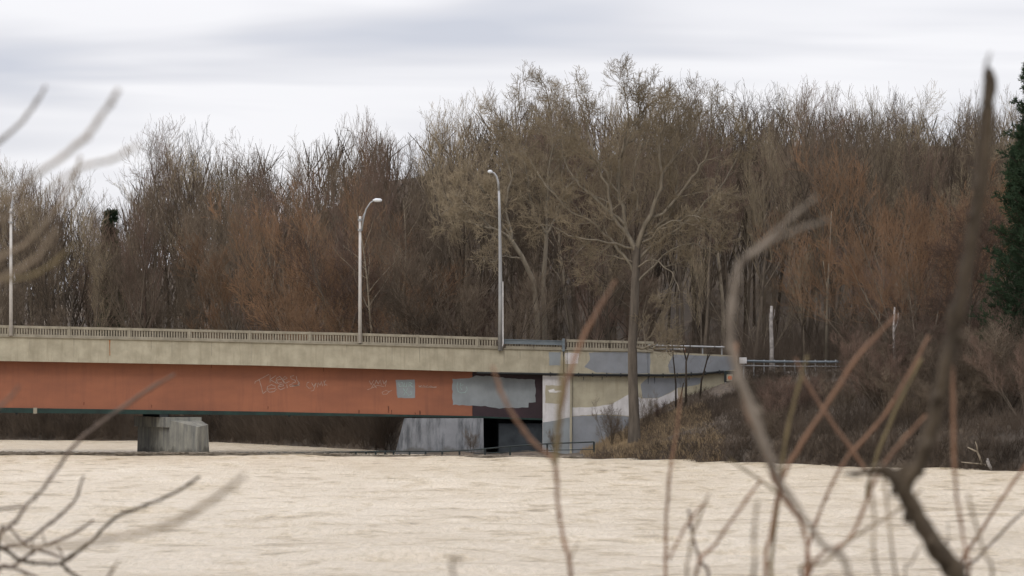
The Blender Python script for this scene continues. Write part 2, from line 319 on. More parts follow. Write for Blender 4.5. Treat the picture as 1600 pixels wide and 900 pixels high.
# ------------------------------------------------------------------ the bridge
BY = 240.0
rail_top = interp([(-900, 488), (0, 508), (550, 520), (750, 526.5), (880, 530), (1020, 533.5), (1160, 538)])
fas_top = interp([(-900, 505), (0, 524.5), (550, 537), (780, 543.5), (1000, 548), (1160, 556)])
fas_bot = interp([(-900, 548), (0, 564), (400, 571), (750, 581), (1000, 585), (1100, 584), (1160, 579)])
gir_bot = interp([(-900, 622), (0, 637), (400, 643), (738, 650), (848, 654)])
strip_bot = interp([(-900, 640), (0, 645), (400, 648.5), (738, 652.5), (848, 656.5)])
off = lambda f, d: (lambda x: f(x) + d)
br = thing('road_bridge', 'long concrete decked road bridge with brick red steel girder crossing the river', 'bridge', (0, 0, 0))
RI = BY + 12.5
a = MB(); a.strip(-900, 880, fas_top, fas_bot, BY, RI, 25); a.build('deck', 'concrete', br)
a = MB(); a.strip(-900, 880, off(fas_top, 0.01), off(fas_top, 1.6), BY - 0.12, BY - 0.002); a.build('coping', 'rail_concrete', br)
a = MB(); a.strip(881.5, 1152, fas_top, fas_bot, BY, BY + 0.9); a.build('parapet_wall', 'concrete', br)
a = MB(); a.strip(881.5, 1020, off(fas_top, 0.01), off(fas_top, 1.4), BY - 0.1, BY - 0.002); a.build('coping', 'rail_concrete', br)
a = MB(); a.strip(884, 1152, off(fas_top, 6), off(fas_top, 12), BY + 0.95, RI); a.build('road_surface', 'asphalt', br)
# railing, one precast section at a time, near side and far side
def rail_section(p0, p1, Y, step=4.2, cut_top=0.0):
    a = MB()
    a.strip(p0, p1, off(rail_top, cut_top), off(rail_top, 4.0 + cut_top * .4), Y + 0.02, Y + 0.28)
    a.strip(p0, p1, off(fas_top, -3.2), off(fas_top, -0.02), Y + 0.0, Y + 0.30)
    x = p0 + step / 2
    while x < p1:
        zt = rail_top(x) + 3.8; zb = fas_top(x) - 3.0; w = step * .26
        P = [at(x - w, zb, Y + .06), at(x + w, zb, Y + .06), at(x + w, zt, Y + .06), at(x - w, zt, Y + .06)]
        a.slab([tuple(p) for p in P], Y + .22); x += step
    a.build('railing_section', 'rail_concrete', br)
cuts = [-900, -760, -620, -480, -340, -200, -100, 14, 108, 202, 296, 390, 484, 559, 652, 746, 779]
for p0, p1 in zip(cuts[:-1], cuts[1:]): rail_section(p0 + .9, p1 - .9, BY)
for p0, p1 in [(790, 834), (834, 878)]: rail_section(p0 + .4, p1 - .4, BY + .02, 4.2, 6.0)
for p0, p1 in [(885, 953), (953, 1022)]: rail_section(p0 + .4, p1 - .4, BY, 4.4)
for p0, p1 in zip(cuts[:-1], cuts[1:]): rail_section(p0 + .9, p1 - .9, RI - .4)
for px_ in cuts[1:-1]:
    a = MB(); a.strip(px_ - 1.6, px_ + 1.6, off(rail_top, -.4), off(fas_top, -.3), BY - .03, BY + .31, 3); a.build('railing_post', 'rail_concrete', br)
a = MB(); a.strip(786, 880, off(rail_top, 3.2), off(rail_top, 9.6), BY - .10, BY - .04)
a.strip(786, 880, off(rail_top, 2.2), off(rail_top, 3.3), BY - .16, BY + .02); a.build('steel_rail', 'steelrail', br, label='blue grey steel rail fixed over the concrete railing')
a = MB(); a.box(at(878.5, 549, BY - .22), at(882.5, 529, BY + .05)); a.build('end_post', 'steelrail', br)
# girder
GY_ = BY + 1.1
a = MB(); a.strip(-900, 738, off(fas_bot, -1), gir_bot, GY_, GY_ + .06); a.build('girder', 'girder', br)
a = MB(); a.strip(738.3, 848, off(fas_bot, -1), off(gir_bot, 1.5), GY_ + .01, GY_ + .07); a.build('girder_end', 'maroon', br, label='dark maroon primed end of the steel girder')
a = MB(); a.strip(-900, 848, gir_bot, strip_bot, GY_ - .12, GY_ + .5); a.build('bottom_flange', 'green', br)
for yy in (BY + 4.2, BY + 7.4, BY + 10.8):
    a = MB(); a.strip(-900, 846, off(fas_bot, -1), off(gir_bot, -1), yy, yy + .35); a.build('girder', 'maroon', br, label='dark inner girder under the deck')
a = MB(); a.box(at(52, 646.2, GY_ - .16), at(58, 637, GY_ - .125)); a.build('bracket', 'rail_concrete', br, label='pale bracket on the lower flange')
for q in (24, 450, 640): 
    a = MB(); a.box(at(q, strip_bot(q) + 2.4, GY_ - .05), at(q + 4, strip_bot(q) + .02, GY_ + .3)); a.build('scupper', 'dark', br)
# girder stiffener lines, thin welded plates
# piers (walls standing in line with the current, seen from their upstream end)
def pier(prow_px, wl_py, left_px, m, nose_top_py, body_top_py, right_px, cap):
    Yp = 236.5; P = at(prow_px, wl_py, Yp)
    X0 = P.x; lx = (left_px - 800) / F * 250 - P.x; rx = (right_px - prow_px) / F * Yp
    topz = CZ - (body_top_py - HY) / F * 243; nz_ = CZ - (nose_top_py - HY) / F * 237
    e0 = MB()
    # cutwater with a sloped top
    plan = [(X0, Yp), (X0 + rx, Yp + 1.7), (X0 + rx - .9, Yp + 3.6), (X0 + lx * .42, Yp + 3.2)]
    top = [(X0 + .02, Yp + .22), (X0 + rx - .22, Yp + 1.75), (X0 + rx - 1.0, Yp + 3.6), (X0 + lx * .40, Yp + 3.2)]
    e0.prism(plan, -2.5, [nz_ - .15, nz_, nz_ + .35, nz_ + .35], top); e0.build('cutwater', m, pr := br)
    e1 = MB()
    body = [(X0 + lx * .42 + .05, Yp + 3.0), (X0 + rx - 1.0, Yp + 3.3), (X0 + rx + lx * .55, Yp + 13.5), (X0 + lx, Yp + 13.5), (X0 + lx + .05, Yp + 12.6)]
    tp = [(x + (0.14 if i in (0, 3, 4) else -.1), y) for i, (x, y) in enumerate(body)]
    e1.prism(body, -2.5, topz - (0.9 if cap else 0.02), tp); e1.build('pier', m, br)
    if cap:
        e2 = MB(); c = [(x + (-.16 if i in (0, 3, 4) else .12), y) for i, (x, y) in enumerate(body)]; e2.prism(c, topz - .898, topz - .1); e2.build('pier_cap', m, br)
    for k in range(4):
        e3 = MB(); yy = GY_ + (0, 3.1, 6.3, 9.7)[k]; xx = X0 + lx * (.3 + .55 * (yy - Yp) / 13.5)
        e3.box((xx - .35, yy - .1, topz - .12), (xx + .35, yy + .5, CZ - (strip_bot(800 + xx * 20) - HY) / F * GY_ + .02)); e3.build('bearing', 'dark', br)
pier(308, 710, 214, 'pier', 664, 649.5, 326, True)
pier(-110, 710, -204, 'pier', 660, 645, -92, True)
# right-hand pier: broad tapered grey-painted wall
a = MB(); zt = at(0, 653.5, 240).z
A0, A1 = at(604, 714, 238.5), at(757, 714, 238.5); 
a.prism([(A0.x, 238.6), (A1.x, 238.3), (A1.x - .2, 251), (A0.x + 1.2, 251)], -2.5, zt, [(at(632, 0, 240).x, 239.3), (A1.x - .1, 239.0), (A1.x - .3, 250.5), (A0.x + 1.6, 250.5)]); a.build('pier', 'pier_grey', br, label='broad grey painted pier with dark streaks')
# abutment: shaded breast wall, white pilaster, wing wall
wallz = lambda py: at(0, py, BY).z
a = MB(); a.box((at(776, 0, BY).x, 244.5, -1), (at(850, 0, BY).x, 252, at(0, 600, BY).z)); a.build('shade_dark_breast_wall', 'dark_wall', br)
a = MB(); a.box((at(745, 0, BY).x, 252.05, -1), (at(778, 0, BY).x, 252.6, at(0, 600, BY).z)); a.build('shade_dark_breast_wall', 'dark_wall', br)  # dark sheet added behind the opening, standing in for its shade
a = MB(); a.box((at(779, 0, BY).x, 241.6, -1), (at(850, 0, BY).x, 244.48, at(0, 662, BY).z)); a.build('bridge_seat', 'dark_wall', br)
a = MB(); a.box((at(848, 0, BY).x, BY + .25, -1), (at(890.5, 0, BY).x, 252, wallz(587))); a.build('pilaster', 'white_paint', br)
a = MB(); a.box((at(890.6, 0, BY).x, BY + .12, -1), (at(893.4, 0, BY).x, BY + .7, wallz(587))); a.build('joint_strip', 'concrete', br)
a = MB(); P = [at(893.5, 720, BY + .35), at(1146, 720, BY + .35), at(1146, 583, BY + .35), at(1000, 588.5, BY + .35), at(893.5, 588, BY + .35)]; a.slab([tuple(p) for p in P], BY + 1.3); a.build('wing_wall', 'beige_paint', br)
# painted-over patches (irregular outlines, flush cover paint)
def patch(pts, Y, m, parent=br, jit=.5, label=None, name='paint_patch'):
    rr = random.Random(len(pts) * 7 + int(pts[0][0])); out = []
    for i, p in enumerate(pts):
        q = pts[(i + 1) % len(pts)]; k = max(1, int(math.dist(p, q) / 5))
        for j in range(k):
            out.append((p[0] + (q[0] - p[0]) * j / k + rr.uniform(-jit, jit), p[1] + (q[1] - p[1]) * j / k + rr.uniform(-jit, jit)))
    a = MB(); P = [tuple(at(x, y, Y)) for x, y in out]; a.slab(P, Y + .003); return a.build(name, m, parent, label=label)
FY = BY - .006; WYY = BY + .344; PYY = BY + .244
patch([(858, 550), (876, 550.5), (876, 571), (858, 571)], FY, 'grey_paint')
patch([(883, 551), (905, 551.5), (903, 568), (883, 569)], FY, 'white_paint')
patch([(920, 551), (955, 550), (985, 550), (1016, 551), (1016, 583), (985, 584), (932, 582), (913, 573), (922, 562)], FY, 'blue_paint')
patch([(1052, 554), (1100, 556), (1151, 557.5), (1151, 577.5), (1100, 582.5), (1046, 583), (1044, 570)], FY, 'blue_paint')
patch([(1012, 590), (1050, 591), (1100, 590), (1092, 601), (1060, 606), (1045, 614), (1028, 622), (1004, 622), (1001, 600)], WYY, 'blue_paint')
patch([(894, 637), (925, 636), (955, 632), (975, 620), (988, 614), (1003, 622.7), (1028, 622.7), (1046, 614.8), (1058, 607), (1060, 622), (1040, 642), (1005, 655), (985, 650), (940, 647), (894, 650)], WYY, 'white_paint')
patch([(894, 651), (940, 648), (985, 651), (1003, 656.5), (1003, 716), (894, 716)], WYY, 'blue_paint')
patch([(852, 602), (879, 602), (879, 631), (852, 630)], PYY, 'beige_paint')
patch([(848.4, 660), (868, 657), (890, 652), (890, 716), (848.4, 716)], PYY, 'grey_paint', jit=.2)
patch([(857, 609), (865, 608), (867, 611), (876, 610), (879, 613), (868, 613.5), (858, 613)], PYY - .006, 'white', label='small white paint smudge')
GP = GY_ - .006
patch([(618, 593.5), (648, 593), (648.5, 622), (621, 621.5)], GP, 'grey_paint', label='square grey patch with pale green writing')
patch([(707, 592), (738, 590), (745, 587), (770, 588), (795, 591), (836, 593), (837, 628), (826, 629), (826, 636.5), (780, 638), (752, 634), (738, 633.5), (707, 632.5)], GP, 'grey_paint', jit=.8, label='long grey patch of cover paint')
patch([(170.4, 531), (172.6, 531), (172, 540), (172.2, 556), (171.3, 556), (171, 541)], FY, 'rust', jit=.15, label='orange rust streak', name='rust_stain')
for x0, hh in ((46, 20), (115, 24), (236, 14), (268, 26), (330, 22), (392, 30), (415, 20), (541, 12), (612, 26), (655, 24), (740, 20), (787, 22), (812, 16)):
    yt = fas_top(x0) + 2; patch([(x0, yt), (x0 + 1.2, yt), (x0 + 1.0, yt + hh), (x0 + .3, yt + hh)], FY, 'rail_concrete', jit=.1, name='run_off_stain')
for (x0, y0, w_, h_) in ((606, 634, 2.2, 11), (611, 640, 1.6, 7), (655, 641, 2.6, 7), (648, 644, 1.6, 4), (330, 566, 1.1, 9), (505, 573, 1.2, 8), (130, 628, 2, 5), (236, 632, 1.6, 5), (418, 634, 1.6, 6), (560, 640, 2, 6)):
    patch([(x0, y0), (x0 + w_, y0 + 1), (x0 + w_ * .8, y0 + h_), (x0 + w_ * .1, y0 + h_)], GP, 'rust_dark', jit=.3, name='rust_stain')
# graffiti: hand-sprayed strokes
def strokes(name, lines, Y, m, w=.45, label=None):
    a = MB()
    for ln in lines:
        for p, q in zip(ln[:-1], ln[1:]):
            d = Vector((q[0] - p[0], q[1] - p[1])); 
            if d.length < 1e-6: continue
            d.normalize(); nn = Vector((-d.y, d.x)) * w; ex = d * w * .6
            pts = [(p[0] + nn.x - ex.x, p[1] + nn.y - ex.y), (p[0] - nn.x - ex.x, p[1] - nn.y - ex.y), (q[0] - nn.x + ex.x, q[1] - nn.y + ex.y), (q[0] + nn.x + ex.x, q[1] + nn.y + ex.y)]
            a.slab([tuple(at(x, y, Y)) for x, y in pts], Y + .002)
    return a.build(name, m, br, label=label)
def loc(pts, k=400): return pts
G0 = GY_ - .012
strokes('graffiti', [
    [(398, 599), (399, 596), (402, 595), (405, 593), (411, 590), (418, 586), (420, 585)],            # long bar of the T
    [(405, 593), (408, 603), (411, 615), (416, 611)],                                                 # L
    [(422, 586), (422, 598)], [(431, 587), (422, 593), (432, 599)],                                   # K
    [(431, 598), (432, 591), (437, 588), (441, 592), (432, 594), (434, 599), (440, 598)],             # E
    [(444, 599), (441, 593), (445, 588), (449, 591), (442, 594)], [(442, 594), (446, 599), (452, 596)],
    [(459, 587), (454, 588), (455, 592), (461, 594), (462, 597), (456, 599)],                         # S
    [(463, 588), (464, 594), (468, 598), (464, 602), (457, 602)],
], G0, 'tag_white', .42, 'upper line of pale sprayed letters')
strokes('graffiti', [
    [(418, 608), (430, 607), (430, 603), (424, 601), (418, 604), (417, 609), (421, 613), (428, 612), (432, 608)],  # e
    [(435, 604), (443, 603), (442, 600), (437, 601), (434, 605), (438, 609), (445, 606)],
    [(448, 601), (449, 606)], [(452, 602), (454, 601), (460, 602), (466, 602), (468, 599), (466, 597)],
    [(453, 604), (461, 603), (468, 602)],
], G0, 'tag_white', .42, 'lower line of pale sprayed letters')
strokes('graffiti', [[(483, 597), (480, 598), (479, 603), (483, 607), (487, 606)], [(487, 598), (490, 604), (494, 598), (490, 610), (486, 611)], [(496, 605), (497, 598), (500, 602), (502, 596), (504, 603)], [(506, 595), (507, 603)], [(509, 594), (506, 599), (511, 602)]], G0, 'tag_white', .34, 'faint sprayed tag')
strokes('graffiti', [[(574, 609), (580, 607), (584, 600), (588, 606)], [(577, 595), (580, 601), (584, 594)], [(586, 600), (588, 594), (591, 600), (594, 594), (596, 601)], [(598, 594), (600, 600), (604, 594), (602, 604)], [(582, 606), (590, 602), (600, 604)]], G0, 'tag_white', .34, 'faint scribble left of the square grey patch')
strokes('graffiti', [[(597, 613), (603, 610), (608, 612), (604, 616), (598, 616), (597, 613)], [(608, 612), (612, 610)]], G0, 'tag_white', .3)
strokes('graffiti', [[(623, 597), (624, 604), (629, 603)], [(626, 598), (629, 598), (630, 604)], [(632, 598), (631, 604), (635, 604), (636, 597)], [(639, 604), (639, 597), (644, 599), (640, 601), (645, 605)], [(630, 607), (633, 611), (638, 617)], [(637, 607), (633, 613), (631, 617)], [(638, 618), (643, 616), (642, 611)]], G0, 'tag_green', .38, 'pale green letters on the square grey patch')
strokes('graffiti', [[(654, 602), (656, 604), (659, 602)], [(660, 605), (662, 602), (665, 605), (668, 602)], [(669, 605), (673, 603), (677, 605), (682, 604)], [(654, 604.5), (682, 605.5)]], G0, 'tag_white', .3, 'faint pinkish scribble')
strokes('graffiti', [[(715, 597), (714, 605), (716, 612), (721, 614), (727, 613), (730, 609), (729, 604)], [(720, 598), (719, 605), (722, 609)], [(719, 603), (724, 601)]], G0, 'tag_green', .4, 'pale green hook shaped tag on the long grey patch')
# added dark tube for the fascia's shadow gap, marker box at its end
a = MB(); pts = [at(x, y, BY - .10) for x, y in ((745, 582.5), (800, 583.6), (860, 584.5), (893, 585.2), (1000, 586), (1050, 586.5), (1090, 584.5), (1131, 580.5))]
a.tube(pts, .085, 8); a.build('shadow_gap_tube', 'dark', br, smooth=True)
for q in range(860, 1130, 22):
    a = MB(); yy = interp([(745, 582.5), (893, 585.2), (1050, 586.5), (1131, 580.5)])(q); a.box(at(q - .7, yy + 3.4, BY - .19), at(q + .7, yy - 3, BY - .01)); a.build('shadow_gap_clip', 'dark', br)  # clips made up to go with the shadow gap tube
# hairline joints of the fascia
for q in (880, 886, 1012): patch([(q, fas_top(q) + 1), (q + .7, fas_top(q) + 1), (q + .7, fas_bot(q) - 1), (q, fas_bot(q) - 1)], FY - .004, 'dark_wall', jit=.2, name='joint_stain')
random.seed(5)
for j in range(5):     # spalled drips at the wing wall top
    q = (1012, 1022, 940, 911, 1076)[j]; patch([(q, 589), (q + 1.6, 589), (q + 1, 600 if j < 2 else 594), (q + .5, 600 if j < 2 else 594)], WYY - .008, 'dark_wall', jit=.2, name='run_off_stain')

sg = thing('marker_sign', 'small square sign with an orange disc at the end of the wing wall', 'sign', at(1139, 604, BY - .6))
o0 = sg.location
def child(mb, name, m, root, smooth=False, label=None):
    o = mb.build(name, m, root, smooth, label); o.location = -Vector(root.location); return o
a = MB(); a.box(at(1131.5, 597.5, BY - .62), at(1146.5, 579.5, BY - .55)); child(a, 'frame', 'black_steel', sg)
a = MB(); a.box(at(1135.5, 595.5, BY - .66), at(1145, 585, BY - .625)); child(a, 'panel', 'beige_paint', sg)
a = MB(); a.slab([tuple(at(1140.6 + 3.7 * math.cos(t_ / 12 * 6.283), 590.2 + 3.2 * math.sin(t_ / 12 * 6.283), BY - .68)) for t_ in range(12)], BY - .662); child(a, 'disc', 'orange', sg)
for q in (1133, 1140): 
    a = MB(); a.box(at(q, 612, BY - .6), at(q + 1.4, 597.6, BY - .56)); child(a, 'post', 'white', sg)

# ------------------------------------------------------------------ lamps
def lamp_a(px, base, top, arm_dir, label):
    B = at(px, base, BY - .12); root = thing('street_lamp', label, 'street lamp', B, 'lamps along the bridge')
    T = at(px, top, BY - .12); h = T.z - B.z
    a = MB(); a.tube([(0, 0, 0), (0, 0, h * .5), (0, 0, h)], [.145, .12, .095], 12); a.build('pole', 'pole', root, smooth=True)
    a = MB(); a.tube([(0, 0, h - 1.15), (0, 0, h - 1.0)], .17, 12); a.tube([(0, 0, h - .35), (0, 0, h - .2)], .17, 12); a.build('clamp', 'galv', root)
    a = MB(); d = Vector(arm_dir); pts = [Vector((0, 0, h - 1.1)) + d * .14, Vector((0, 0, h - .3)) + d * .25, Vector((0, 0, h + .55)) + d * .48, Vector((0, 0, h + 1.05)) + d * .8, Vector((0, 0, h + 1.25)) + d * 1.1]
    a.tube(pts, [.07, .065, .06, .055, .05], 8); a.tube([Vector((0, 0, h - .25)) + d * .1, Vector((0, 0, h + .4)) + d * .42], .035, 6); a.build('arm', 'galv', root, smooth=True)
    a = MB(); p = pts[-1]; a.tube([p - d * .1, p + d * .15 + Vector((0, 0, .02)), p + d * .5, p + d * .62], [.07, .15, .14, .05], 10); hd = a.build('lamp_head', 'lampglass', root, smooth=True)
    return root
lamp_a(562.5, 536, 338, (1, 0, 0), 'pale concrete street lamp with its curved arm to the right, in the middle of three')
lamp_a(17, 524.5, 326, (0.02, 1, 0), 'pale concrete street lamp at the left edge with its arm pointing away')
B = at(782, 545, BY - .2); ro = thing('street_lamp', 'tall grey steel street lamp with curved arm to the left near the abutment', 'street lamp', B, 'lamps along the bridge')
def rel(px, py): return at(px, py, BY - .2) - B
a = MB(); a.tube([rel(782, 548), rel(782, 470), rel(781.5, 400), rel(780.5, 330), rel(779.5, 298)], [.20, .16, .13, .105, .09], 12); a.build('pole', 'galv', ro, smooth=True)
a = MB(); a.tube([rel(779.6, 300), rel(778.4, 285), rel(776, 276), rel(772, 270.5), rel(768, 268.8)], [.09, .085, .08, .07, .06], 10); a.build('arm', 'galv', ro, smooth=True)
a = MB(); a.tube([rel(769.5, 268.6), rel(767, 268.4), rel(764, 268), rel(762, 268.2)], [.07, .15, .13, .05], 10); a.build('lamp_head', 'lampglass', ro, smooth=True)
a = MB(); a.tube([rel(785.8, 440) - Vector((0, .1, 0)), rel(786, 538) - Vector((0, .1, 0)), rel(784.5, 541) - Vector((0, .1, 0))], [.035, .045, .05], 8); a.build('conduit', 'white', ro)

# ------------------------------------------------------------------ guard rails on the approach, footpath railing
g = thing('guard_rail', 'long low steel guard rail along the approach road right of the bridge', 'guard rail', at(1160, 580, 241.5))
for py in (564, 571):
    a = MB(); pts = [at(x, y, Y) for x, y, Y in ((1158, py, 241.5), (1200, py + 1, 242), (1260, py + 1.5, 243), (1320, py + 1.5, 245), (1372, py + 2, 248), (1420, py + 2, 253))]
    a.tube(pts, .10 if py < 570 else .05, 6); child(a, 'rail', 'steelrail' if py < 570 else 'galv', g)
for q in range(1162, 1420, 16):
    Y = interp([(1158, 241.5), (1260, 243), (1320, 245), (1420, 253)])(q) + .12
    a = MB(); p = at(q, 562, Y); a.box((p.x - .05, Y, gz(p.x, Y) - .3), (p.x + .05, Y + .1, p.z)); child(a, 'post', 'galv', g)
a = MB(); a.box(at(1155.5, 568, 241.4), at(1166.5, 558.5, 241.6)); child(a, 'end_cap', 'white', g)
g = thing('guard_rail', 'pale rail along the far side of the road behind the tall bare tree', 'guard rail', at(1016, 545, RI))
a = MB(); a.tube([at(1012, 539.5, RI), at(1132, 542.5, RI)], .07, 6); a.tube([at(1016, 544.5, RI - .1), at(1070, 546, RI - .1)], .08, 6); child(a, 'rail', 'galv', g)
for q in (1016, 1042, 1070, 1098, 1128):
    a = MB(); p = at(q, 540, RI); a.box((p.x - .05, RI + .08, gz(p.x, RI) - .3), (p.x + .05, RI + .18, p.z)); child(a, 'post', 'rust' if q == 1070 else 'galv', g)

PYw = 229.0
rt = interp([(-120, 708), (300, 707.5), (480, 707), (560, 706), (615, 705), (700, 705.5), (740, 703), (790, 698), (850, 693.5), (928, 690.5)])
yw = interp([(-120, 238), (500, 233), (700, 230), (928, 226)])
fr = thing('footpath_railing', 'low dark railing of a flooded footpath passing in front of the bridge piers', 'railing', at(600, 716, 231))
a = MB(); a.tube([at(x, rt(x), yw(x)) for x in list(range(-120, 928, 24)) + [928]], .05, 6); child(a, 'top_rail', 'black_steel', fr)
a = MB(); a.tube([at(x, rt(x) + (718 - rt(x)) * .42, yw(x)) for x in list(range(740, 928, 20)) + [928]], .032, 6); child(a, 'middle_rail', 'black_steel', fr)
for q in [556, 572, 587, 602, 615, 640, 665, 691, 718, 758, 797, 855, 928]:
    Y = yw(q); a = MB(); p = at(q, rt(q), Y); a.box((p.x - .07, Y - .05, -.6), (p.x + .07, Y + .05, p.z + .02)); child(a, 'post', 'black_steel', fr)
# silt, sticks and foam caught against the flooded path
P0, P1, R0, R1 = [], [], [], []
for i in range(11000):
    q = random.uniform(-150, 905); Y = yw(q) - random.uniform(-.1, 1.6); x = (q - 800) / F * Y; L_ = random.uniform(.1, .8); z = random.uniform(.0, .27 if q < 540 else .12) * random.random() ** .4; an = random.gauss(0, .25)
    P0.append((x, Y, z)); P1.append((x + L_ * math.cos(an), Y + L_ * math.sin(an), z + random.uniform(-.06, .09))); r = random.uniform(.012, .045); R0.append(r); R1.append(r * .6)
tag(link('floating_debris', seg_mesh('floating_debris', P0, P1, R0, R1), 'debris'), 'line of twigs and silt caught along the flooded footpath', 'debris', kind='stuff')

# ------------------------------------------------------------------ trees
def rv(): 
    v = Vector((random.gauss(0, 1), random.gauss(0, 1), random.gauss(0, 1))); return v.normalized()
class Tree:
    def __init__(s): s.T = ([], [], [], []); s.C = ([], [], [], []); s.tr = MB()
    def seg(s, a, b, ra, rb, thick):
        L_ = s.T if thick else s.C
        L_[0].append(tuple(a)); L_[1].append(tuple(b)); L_[2].append(ra); L_[3].append(rb)
    def branch(s, p, d, length, r, lev, P):
        n_ = P['seg'][lev]; pts = [p.copy()]; rs = [r]; d = d.normalized(); st = length / n_
        for i in range(n_):
            d = (d + rv() * P['wob'][lev] + Vector((0, 0, 1)) * P['up'][lev]).normalized()
            pts.append(pts[-1] + d * st); rs.append(max(r * (1 - (i + 1) / n_ * P.get('tap', .85)), P['rmin']))
        s.spawn(pts, rs, length, lev, P)
    def spawn(s, pts, rs, length, lev, P, t0=None):
        if lev <= 1: s.tr.tube(pts, rs, 7 if lev == 0 else 5, False)
        else:
            for i in range(len(pts) - 1): s.seg(pts[i], pts[i + 1], rs[i], rs[i + 1], False)
        if lev >= P['max']: return
        nch = P['n'][lev]; n_ = len(pts) - 1; t0 = P['t0'][lev] if t0 is None else t0
        for c in range(nch):
            tt = t0 + (1 - t0) * (c + random.random()) / nch; k = min(int(tt * n_), n_ - 1); f = tt * n_ - k
            q = pts[k].lerp(pts[k + 1], f); dd = (pts[k + 1] - pts[k]).normalized(); rr = rs[k] * (1 - f) + rs[k + 1] * f
            side = rv(); side = side - dd * side.dot(dd); side.normalize(); an = R(random.uniform(*P['ang'][lev]))
            nd = dd * math.cos(an) + side * math.sin(an)
            ln = P['len'][lev + 1] * random.uniform(.65, 1.2) * (1 - P['short'][lev] * (tt - t0) / (1 - t0 + 1e-6))
            s.branch(q, nd, ln, max(min(rr * .6, P['rl'][lev + 1]), P['rmin']), lev + 1, P)
    def meshes(s, name):
        me = bpy.data.meshes.new(name + '_trunk'); me.from_pydata(s.tr.v, [], s.tr.f); me.polygons.foreach_set('use_smooth', [True] * len(me.polygons))
        return me, seg_mesh(name + '_crown', *s.C)
TREE = dict(seg=[9, 6, 4, 3, 1], wob=[.05, .13, .16, .2, .1], up=[.02, .10, .10, .10, .1], n=[15, 8, 4, 2], t0=[.38, .18, .1, .1], ang=[(22, 48), (25, 55), (25, 60), (25, 55)],
            len=[24, 9, 3.4, 1.6, .75], short=[.62, .45, .4, .3], rl=[.2, .115, .058, .024, .013], rmin=.010, max=4)
def make(kind):
    P = dict(TREE); t_ = Tree()
    if kind == 'upright':
        P['up'] = [.02, .16, .26, .34, .3]; P['wob'] = [.05, .10, .13, .12, .08]; P['ang'] = [(16, 38), (15, 38), (12, 35), (12, 30)]; P['len'] = [22, 10, 4.2, 1.8, .8]; P['short'] = [.5, .35, .35, .3]
        t_.branch(Vector(), Vector((random.gauss(0, .03), random.gauss(0, .03), 1)), 24, .24, 0, P)
    elif kind == 'forked':
        P['n'] = [8, 8, 4, 2]; P['short'] = [.45, .35, .35, .3]; P['t0'] = [.3, .18, .1, .1]; P['len'] = [20, 8, 3.4, 1.6, .8]; P['up'] = [.06, .12, .2, .28, .3]; P['wob'] = [.05, .12, .14, .13, .08]
        b0 = Vector((random.gauss(0, .3), random.gauss(0, .3), random.uniform(5, 9))); t_.tr.tube([Vector(), b0 * .5 + Vector((.1, 0, 0)), b0], [.32, .27, .24], 8, False)
        for i in range(3):
            a_ = i * 2.1 + random.random(); t_.branch(b0.copy(), Vector((math.cos(a_) * .42, math.sin(a_) * .42, 1)), 24 - b0.z - random.uniform(0, 3), .17, 0, P)
    elif kind == 'vase':
        P['n'] = [9, 7, 5, 2]; P['t0'] = [.35, .15, .1, .1]; P['len'] = [15, 5.5, 2.8, 1.4, .7]; P['up'] = [.03, .09, .16, .2, .2]
        for i in range(7):
            a_ = i * .9 + random.random() * .5; t_.branch(Vector((math.cos(a_) * .3, math.sin(a_) * .3, 0)), Vector((math.cos(a_) * .75, math.sin(a_) * .75, 1)), random.uniform(12, 17), .085, 0, P)
    elif kind == 'round':
        P['n'] = [16, 10, 8, 4]; P['t0'] = [.22, .15, .1, .1]; P['len'] = [18, 7.5, 3.3, 1.5, .6]; P['ang'] = [(35, 68), (30, 60), (30, 65), (30, 60)]; P['up'] = [.02, .07, .08, .1, .1]
        t_.branch(Vector(), Vector((0, 0, 1)), 17, .22, 0, P)
    elif kind == 'sparse':
        P['n'] = [12, 7, 4, 2]; P['t0'] = [.5, .2, .15, .1]; P['wob'] = [.07, .2, .22, .2, .1]; P['len'] = [24, 7.5, 3.2, 1.5, .7]
        t_.branch(Vector(), Vector((random.gauss(0, .05), 0, 1)), 24, .22, 0, P)
    elif kind == 'bush':
        P['n'] = [9, 7, 5]; P['seg'] = [5, 3, 2, 1]; P['t0'] = [.2, .15, .1]; P['len'] = [4, 1.9, .9, .45]; P['rl'] = [.035, .016, .010, .008]; P['max'] = 3; P['rmin'] = .007; P['up'] = [.08, .1, .1, .1]
        P['short'] = [.4, .4, .3]
        for i in range(9):
            a_ = random.random() * 6.28; t_.branch(Vector((random.gauss(0, .3), random.gauss(0, .3), 0)), Vector((math.cos(a_) * .6, math.sin(a_) * .6, 1)), random.uniform(3, 5), .035, 0, P)
    return t_.meshes(kind)
TM = {}
random.seed(21)
for kind, cnt in (('upright', 4), ('forked', 3), ('vase', 2), ('round', 2), ('sparse', 2), ('bush', 2)):
    TM[kind] = [make(kind) for _ in range(cnt)]
H0 = {k: [max(max(v.co.z for v in c.vertices), 1) for _, c in TM[k]] for k in TM}
def withmat(me, m):
    key = me.name + '|' + m
    if key not in bpy.data.meshes:
        c = me.copy(); c.name = key; c.materials.clear(); c.materials.append(M[m])
    return bpy.data.meshes[key]
